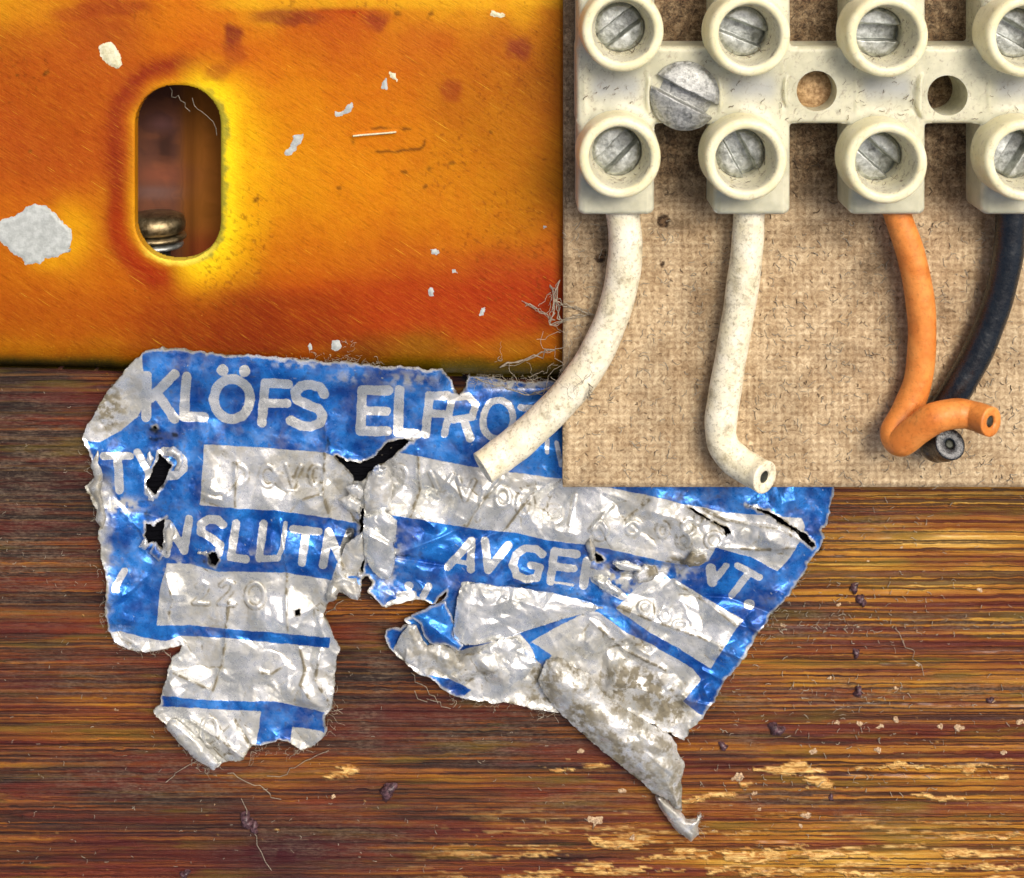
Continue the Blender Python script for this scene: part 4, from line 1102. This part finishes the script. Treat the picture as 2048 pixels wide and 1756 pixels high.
def label_attrs(u, v, d, z):
    wu = u + (fbm(u, v, 14, octs=2, seed=221) - .5) * 2.6; wv = v + (fbm(u, v, 14, octs=2, seed=225) - .5) * 2.6
    p = np.full(u.shape, 1e3)
    for s_ in SILVER:
        p = np.minimum(p, poly_sdf(wu, wv, s_))
    for b_ in BLUE_BITS:
        p = np.maximum(p, -poly_sdf(wu, wv, b_))
    for st, w in LET:
        p = np.minimum(p, stroke_sdf(wu, wv, st, w + 2.5 if w > 9 else w))
    worn = ss(6, 1, -d + (fbm(u, v, 12, seed=231) - .5) * 8) * .9
    lw = np.maximum(ss(232, 196, u + (fbm(u, v, 20, seed=235) - .5) * 44) * ss(940, 980, v), gauss(u, v, 235, 1010, 40, 12) * ss(.45, .6, fbm(u, v, 16, seed=236)) * 2)
    worn = np.clip(np.maximum(worn, lw), 0, 1)
    for (a, b, sa, sb, s) in [(1240, 1160, 60, 26, .9), (1330, 1145, 50, 14, 1), (780, 1110, 20, 60, .8), (1030, 770, 70, 10, .8), (640, 730, 100, 5, .5), (1180, 1150, 16, 24, .4), (1200, 985, 20, 10, .5),
                              (820, 760, 50, 16, .5), (700, 755, 40, 12, .4), (355, 1135, 24, 16, .9), (1300, 1180, 30, 20, .6), (500, 1110, 60, 10, .3)]:
        worn = np.maximum(worn, np.clip(s * gauss(u, v, a, b, sa, sb) * ss(.4, .6, fbm(u, v, 12, seed=237)) * 1.4, 0, 1))
    dirt = .2 + 1.1 * (fbm(u, v, 80, seed=241) - .45)
    for (a, b, sa, sb, s) in [(1260, 1370, 80, 50, 1.3), (1330, 1410, 60, 50, 1.4), (1100, 1360, 60, 50, 1.3), (870, 1320, 80, 50, .8), (960, 1350, 60, 30, .7), (220, 820, 60, 80, .9), (680, 960, 40, 50, .6), (690, 1140, 40, 40, .7),
                              (770, 1000, 40, 60, .5), (1200, 1140, 90, 24, .9), (1350, 1125, 40, 16, 1.1), (190, 1020, 30, 60, .9), (215, 1180, 16, 100, .6), (260, 1290, 80, 14, .5), (1240, 1220, 40, 20, .8), (900, 990, 90, 40, .35),
                              (620, 1185, 60, 22, .5), (330, 920, 24, 30, .5), (1060, 1200, 60, 20, .5), (640, 1460, 30, 30, .5), (320, 1450, 30, 40, .5), (920, 790, 18, 26, 1.2), (1090, 1400, 100, 30, .9), (1640, 1080, 16, 20, .7),
                              (1620, 1000, 30, 18, .35), (860, 780, 20, 40, .35), (690, 800, 12, 30, .4)]:
        dirt = np.maximum(dirt, s * gauss(u, v, a, b, sa, sb))
    dirt += .5 * ss(4, 0, -d)
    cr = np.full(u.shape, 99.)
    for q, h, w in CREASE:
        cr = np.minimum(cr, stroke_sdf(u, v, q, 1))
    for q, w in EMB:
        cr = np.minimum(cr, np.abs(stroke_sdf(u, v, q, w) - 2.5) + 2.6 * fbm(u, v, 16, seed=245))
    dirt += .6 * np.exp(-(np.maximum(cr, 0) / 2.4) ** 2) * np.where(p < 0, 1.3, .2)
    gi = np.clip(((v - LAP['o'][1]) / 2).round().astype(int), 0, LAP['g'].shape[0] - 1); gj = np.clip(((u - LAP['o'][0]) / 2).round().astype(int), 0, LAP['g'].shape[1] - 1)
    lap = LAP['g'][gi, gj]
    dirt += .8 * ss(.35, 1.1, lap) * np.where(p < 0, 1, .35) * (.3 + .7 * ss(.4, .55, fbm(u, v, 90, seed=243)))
    dark_patch = np.zeros(u.shape)  # near-black patches around dents and tears
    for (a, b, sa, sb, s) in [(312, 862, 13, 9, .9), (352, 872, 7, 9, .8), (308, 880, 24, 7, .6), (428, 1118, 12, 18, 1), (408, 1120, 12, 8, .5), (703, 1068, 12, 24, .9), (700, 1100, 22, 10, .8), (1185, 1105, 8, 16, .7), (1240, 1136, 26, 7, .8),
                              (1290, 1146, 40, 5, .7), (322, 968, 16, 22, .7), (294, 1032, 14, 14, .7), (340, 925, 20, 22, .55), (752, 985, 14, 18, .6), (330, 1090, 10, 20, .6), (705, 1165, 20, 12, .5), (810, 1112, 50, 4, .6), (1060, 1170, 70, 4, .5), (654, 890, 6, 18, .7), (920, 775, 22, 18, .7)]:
        dark_patch = np.maximum(dark_patch, s * gauss(u + (fbm(u, v, 20, seed=261) - .5) * 16, v + (fbm(u, v, 20, seed=263) - .5) * 16, a, b, sa, sb))
    dark_patch = ss(.3, .75, dark_patch + (fbm(u, v, 9, octs=3, seed=265) - .5) * .5) * .93
    lets = np.full(u.shape, 99.)
    for st, w in LET:
        lets = np.minimum(lets, stroke_sdf(u, v, st, w))
    dirt = dirt * (1 - .75 * ss(3, -1, lets))
    return dict(print=p, dirt=np.clip(dirt, 0, 1.1), worn=worn, dark_patch=dark_patch)

LROOT = empty('foil_label', WP(800, 1000, 6), label='torn and crumpled blue and silver aluminium foil label lying on the streaked board', cat='label')
sheet('foil_sheet', np.arange(154, 1684, 2.0), np.arange(690, 1542, 2.0), label_sdf, label_z, MF, LROOT, thick=4, attrs=label_attrs)

def foil_piece(name, poly, z0, h, w, dirt, seed, pr=-20, amp=1.0, blue=(), tilt=None, label=None, edge=4.0, hmax=None):
    xs = [p[0] for p in poly]; ys = [p[1] for p in poly]
    def sd_(u, v): return poly_sdf(u, v, poly) + (fbm(u, v, 9, octs=3, seed=seed) - .5) * edge
    def zf(u, v, d):
        z = z0 + h * (1 - (1 - np.clip(-d / w, 0, 1)) ** 2)
        if tilt: z = z + tilt[0] * (u - xs[0]) + tilt[1] * (v - ys[0])
        uu = u + (fbm(u, v, 40, seed=seed + 1) - .5) * 14
        return z + amp * (8.0 * facets(uu, v, 38, seed + 2, 1.6, .6) + 2.4 * facets(uu, v, 16, seed + 3) + 1.2 * (fbm(u, v, 8, seed=seed + 4) - .5))
    def at(u, v, d, z):
        p = np.full(u.shape, float(pr))
        for b in blue: p = np.maximum(p, -poly_sdf(u, v, b))
        dd = dirt + .5 * (fbm(u, v, 40, seed=seed + 6) - .5)
        return dict(print=p, dirt=np.clip(dd, 0, 1.1), worn=ss(5, 1, -d) * .7)
    o = sheet(name, np.arange(min(xs) - 5, max(xs) + 5, 2.0), np.arange(min(ys) - 5, max(ys) + 5, 2.0), sd_, zf, MF, LROOT, thick=4, attrs=at)
    if label: o['label'] = label
    return o
# bright upright fold beside the tear
foil_piece('bright_fold', [(726,1032),(745,1022),(771,1025),(794,1042),(788,1090),(791,1121),(779,1161),(760,1158),(740,1136),(728,1107)], 34, 10, 16, .02, 300, amp=1.2, label='bright bare foil fold beside the tear')
foil_piece('torn_fold', [(740,948),(752,932),(772,940),(784,965),(782,1022),(760,1030),(732,1030),(728,980)], 30, 14, 18, .45, 310, amp=1.0)
foil_piece('torn_fold', [(690,1092),(728,1062),(730,1110),(716,1150),(672,1158),(668,1148)], 29, 10, 20, .5, 320, amp=1.0)
foil_piece('crumpled_tab', [(664,1156),(690,1150),(712,1160),(722,1180),(716,1200),(700,1196),(680,1180),(672,1200),(655,1206),(652,1190)], 34, 14, 10, .5, 330, amp=1.1)
foil_piece('folded_flap', [(923,1170),(960,1168),(1045,1178),(1106,1188),(1160,1200),(1206,1216),(1160,1230),(1121,1239),(1040,1265),(994,1282),(950,1290),(930,1290),(908,1276),(908,1240),(915,1196)], 34, 12, 34, .14, 340, amp=1.2, label='pale folded over flap of bare foil')
foil_piece('folded_flap', [(822,1232),(862,1214),(890,1204),(900,1226),(912,1252),(906,1268),(926,1292),(918,1302),(890,1288),(864,1290),(848,1272),(840,1248)], 34, 10, 20, .15, 350, pr=20, amp=.7, label='small blue flap beside the pale one')
foil_piece('curled_band', [(816,1252),(832,1252),(852,1294),(880,1286),(905,1300),(918,1322),(950,1336),(930,1352),(884,1356),(846,1346),(806,1318),(788,1296),(800,1272)], 31, 8, 16, .65, 360, amp=1.1)
foil_piece('crushed_wad', [(946,1318),(964,1296),(1000,1280),(1034,1278),(1056,1306),(1072,1326),(1050,1356),(1020,1372),(990,1362),(952,1344)], 34, 9, 20, .15, 370, amp=2.0, label='crushed bright wad of bare foil')
foil_piece('rolled_strip', [(1092,1322),(1116,1316),(1153,1338),(1182,1352),(1211,1393),(1246,1417),(1280,1436),(1319,1458),(1343,1475),(1353,1490),(1356,1508),(1369,1529),(1363,1555),(1364,1622),(1352,1618),(1336,1600),(1307,1586),(1280,1561),(1226,1519),(1177,1478),(1123,1429),(1088,1386),(1076,1362)],
           34, 26, 46, .72, 380, amp=.7, label='dirty grey rolled strip of foil pointing down right', edge=5)
foil_piece('strip_tip', [(1309,1594),(1318,1590),(1340,1606),(1362,1624),(1372,1640),(1392,1640),(1402,1628),(1396,1650),(1397,1668),(1382,1684),(1353,1661),(1324,1624)], 22, 14, 12, .55, 390, amp=1.1)
foil_piece('folded_edge', [(337,1442),(352,1440),(400,1482),(438,1528),(428,1540),(390,1518),(356,1484),(330,1454)], 36, 8, 12, .35, 400, amp=.6)
foil_piece('folded_edge', [(196,900),(182,930),(190,960),(176,975),(196,1012),(190,1040),(204,1060),(212,1040),(200,985),(206,950)], 32, 6, 8, .6, 410, amp=.8)

for i, (p, z, h, d_, pr) in enumerate([
    ([(331,900),(345,893),(362,905),(368,925),(360,942),(350,940),(354,924),(346,912),(336,910)], 30, 10, .5, -20),
    ([(298,905),(306,918),(300,934),(292,926)], 30, 8, .3, -20), ([(276,1094),(290,1076),(300,1092),(290,1100)], 28, 8, .15, -20), ([(300,1106),(310,1086),(326,1110),(318,1122)], 26, 8, .5, 20),
    ([(328,1060),(342,1042),(352,1060),(344,1096),(334,1108),(328,1090)], 26, 8, .4, -20), ([(294,978),(310,990),(308,1004),(296,1000)], 26, 8, .4, -20),
    ([(1172,1090),(1182,1078),(1190,1096),(1192,1120),(1182,1124)], 40, 10, .7, -20), ([(1222,1124),(1250,1122),(1286,1136),(1280,1144),(1240,1138)], 38, 8, .25, -20),
    ([(1266,1150),(1290,1130),(1312,1134),(1320,1150),(1296,1162),(1276,1168)], 40, 10, .8, -20), ([(1368,1124),(1382,1104),(1404,1100),(1418,1116),(1404,1130),(1380,1134)], 42, 10, 1.0, -20),
    ([(742,946),(756,930),(774,936),(770,950),(752,956)], 42, 12, .05, -20), ([(676,1000),(700,990),(720,1004),(718,1026),(694,1022)], 34, 9, .5, -20), ([(690,975),(716,966),(728,984),(720,998),(700,992)], 36, 9, .35, -20),
    ([(396,1106),(414,1098),(424,1106),(410,1114)], 34, 8, .3, -20), ([(1186,1156),(1216,1160),(1246,1186),(1236,1194),(1204,1180)], 36, 8, .15, -20)]):
    foil_piece('torn_bit', p, z, h, 8, d_, 500 + i * 10, pr=pr, amp=.5, edge=6)

# ------------------------------------------------------------------ dust, hairs and cobweb
def strands(name, items, mat, sides=3):
    Vs, Fs, off = [], [], 0
    for path, r in items:
        V, F, _ = tube_arrays(np.array(path), r * S, sides)
        Vs.append(V); Fs.append(F + off); off += len(V)
    return link(name, np_mesh(name, np.concatenate(Vs), np.concatenate(Fs)), mat)
def squiggle(u, v, z, L, n=6, curl=.5, dz=2.0, r_=random, a=None):
    a = r_.uniform(0, 6.28) if a is None else a
    st = L / n; pts = [W(u, v, z)]
    for _ in range(n):
        a += r_.gauss(0, curl); u += st * math.cos(a); v += st * math.sin(a); z = z + r_.gauss(0, dz) * .5
        pts.append(W(u, v, z))
    return [tuple(map(float, p)) for p in pts]
R = random.Random(5)
items = [(squiggle(R.uniform(1130, 2046), R.uniform(440, 970), HZ + 1.5, R.uniform(6, 22), 5, .6, .6, R), R.uniform(.5, 1.0)) for _ in range(900)]
o = strands('dust_fibres', items, M_LINT); tag(o, 'short pale fibres scattered over the beige panel', 'dust', kind='stuff')
items = [(squiggle(R.uniform(1130, 2046), R.uniform(440, 970), HZ + 1.5, R.uniform(4, 11), 4, .6, .6, R), R.uniform(.5, 1.0)) for _ in range(260)]
items += [(squiggle(R.uniform(1300, 2046), R.uniform(0, 430), HZ + 1.5, R.uniform(8, 24), 4, .6, .6, R), R.uniform(.7, 1.3)) for _ in range(160)]
o = strands('dark_dust', items, M_LINTD); tag(o, 'dark crumbs and short dark fibres scattered over the beige panel', 'dust', kind='stuff')
# cobweb tangle over the corner of the panel
items = []
knots = [(1110, 660, 84), (1100, 600, 84), (1120, 700, 84), (1112, 740, 86), (1060, 745, 50), (1010, 740, 44), (1150, 770, 160), (1135, 640, 86), (1180, 775, 165), (1085, 770, 60)]
for _ in range(45):
    k = R.choice(knots)
    items.append((squiggle(k[0] + R.gauss(0, 14), k[1] + R.gauss(0, 16), k[2] + R.uniform(0, 10), R.uniform(20, 60), 9, .5, 3, R), R.uniform(.3, .7)))
for a, b in [((1000, 735, 44), (1110, 700, 86)), ((1110, 640, 84), (1040, 600, 40)), ((1120, 560, 86), (1100, 650, 84)), ((1100, 650, 84), (1180, 625, 86)), ((1110, 600, 84), (1190, 630, 90)),
             ((950, 755, 30), (1060, 790, 46)), ((1060, 790, 46), (1140, 765, 150)), ((1120, 740, 90), (1185, 775, 165)), ((1100, 560, 40), (1120, 640, 84)), ((1180, 775, 165), (1178, 800, 160))]:
    for q in range(3):
        p = []
        for t in np.linspace(0, 1, 9):
            p.append(W(*[a[i] + (b[i] - a[i]) * t + (R.gauss(0, 3.5) if 0 < t < 1 else 0) for i in range(3)]))
        items.append((p, R.uniform(.6, 1.4)))
o = strands('cobweb', items, M_LINT); tag(o, 'grey cobweb tangle at the left edge of the beige panel beside the cream wire', 'cobweb', kind='stuff')
items = []
def edge_fuzz(pts, n, L, z, spread=5):
    for _ in range(n):
        i = R.randrange(len(pts) - 1); t = R.random()
        u = lerp(pts[i][0], pts[i + 1][0], t) + R.gauss(0, spread); v = lerp(pts[i][1], pts[i + 1][1], t) + R.gauss(0, spread)
        items.append((squiggle(u, v, z, R.uniform(*L) * .8, 6, .6, 3, R), R.uniform(.25, .55)))
        if R.random() < .35: items.pop()
edge_fuzz([(560, 716), (640, 716), (700, 724), (770, 732)], 90, (10, 30), 40, 4)
edge_fuzz([(690, 684), (706, 716)], 40, (10, 30), 42, 5)
edge_fuzz([(940, 752), (1000, 757), (1110, 765)], 90, (12, 36), 14, 5)
edge_fuzz([(170, 870), (190, 960), (200, 1050), (210, 1260)], 130, (8, 26), 16, 6)
edge_fuzz([(230, 1290), (340, 1300)], 60, (10, 26), 14, 5)
edge_fuzz([(310, 1420), (390, 1520), (430, 1540)], 70, (10, 34), 14, 6)
edge_fuzz([(500, 1500), (600, 1505), (660, 1460), (668, 1370)], 90, (10, 40), 12, 6)
edge_fuzz([(900, 1395), (1050, 1415), (1120, 1430)], 60, (10, 34), 14, 6)
edge_fuzz([(1370, 1480), (1450, 1370), (1560, 1215), (1640, 1080)], 90, (8, 22), 6, 6)
edge_fuzz([(1390, 1640), (1400, 1660)], 30, (10, 26), 14, 5)
edge_fuzz([(1100, 1360), (1170, 1400), (1230, 1440), (1330, 1530)], 260, (8, 30), 40, 16)
for a, b in [((820, 1345), (870, 1400)), ((830, 1390), (900, 1420)), ((650, 1230), (690, 1200)), ((450, 1540), (560, 1600)), ((480, 1600), (540, 1740)), ((1790, 1260), (1850, 1340)), ((540, 1560), (650, 1500)), ((430, 1500), (330, 1560)),
             ((340, 175), (380, 220)), ((380, 200), (440, 262))]:
    z = 4 if a[1] > 800 else 10
    p = [W(a[0] + (b[0] - a[0]) * t + R.gauss(0, 4), a[1] + (b[1] - a[1]) * t + R.gauss(0, 4), z) for t in np.linspace(0, 1, 9)]
    items.append((p, .8))
o = strands('lint', items, M_LINT); tag(o, 'fine pale lint clinging to the torn edges of the foil label', 'lint', kind='stuff')
items = [(squiggle(R.uniform(0, 2046), R.uniform(760, 1750), 2, R.uniform(3, 10), 4, .5, .5, R), R.uniform(.3, .7)) for _ in range(700)]
items += [(squiggle(min(2046, max(1400, R.gauss(1680, 160))), R.choice([1045, 1190, 1250, 1260, 1385, 1455, 1560]) + R.gauss(0, 22), 2, R.uniform(4, 14), 4, .5, .5, R), R.uniform(.4, .9)) for _ in range(380)]
o = strands('board_dust', items, M_LINT); tag(o, 'fine pale dust fibres strewn over the brown streaked board', 'dust', kind='stuff')
# hairs in the terminal towers and along the housing
items = []
for (x, y, _) in TOWERS[:8]:
    for q in range(7):
        a = R.uniform(.2, 2.9); rr = R.uniform(44, 54)
        zz = 186 + R.uniform(0, 16)
        k = (D - zz) / D
        u = CX + (x + rr * math.cos(a) - CX) / k; v = CY + (y + rr * math.sin(a) - CY) / k
        items.append((squiggle(u, v, zz + 2, R.uniform(6, 18), 4, .7, 1, R), R.uniform(.4, .8)))
for _ in range(110):
    x = R.uniform(1150, 2060); y = R.gauss(180, 26)
    if min(math.hypot(x - h[0], y - h[1]) for h in HOLES + [(MSX, MSY)]) < 48 or min(math.hypot(x - t[0], y - t[1]) for t in TOWERS) < 84 or not 95 < y < 212: continue
    zz = 180; k = (D - zz) / D
    items.append((squiggle(CX + (x - CX) / k, CY + (y - CY) / k, 181, R.uniform(5, 15), 4, .7, .3, R), R.uniform(.4, .9)))
o = strands('housing_dust', items, M_LINTD); tag(o, 'short dark hairs caught on the terminal strip around its screws', 'dust', kind='stuff')
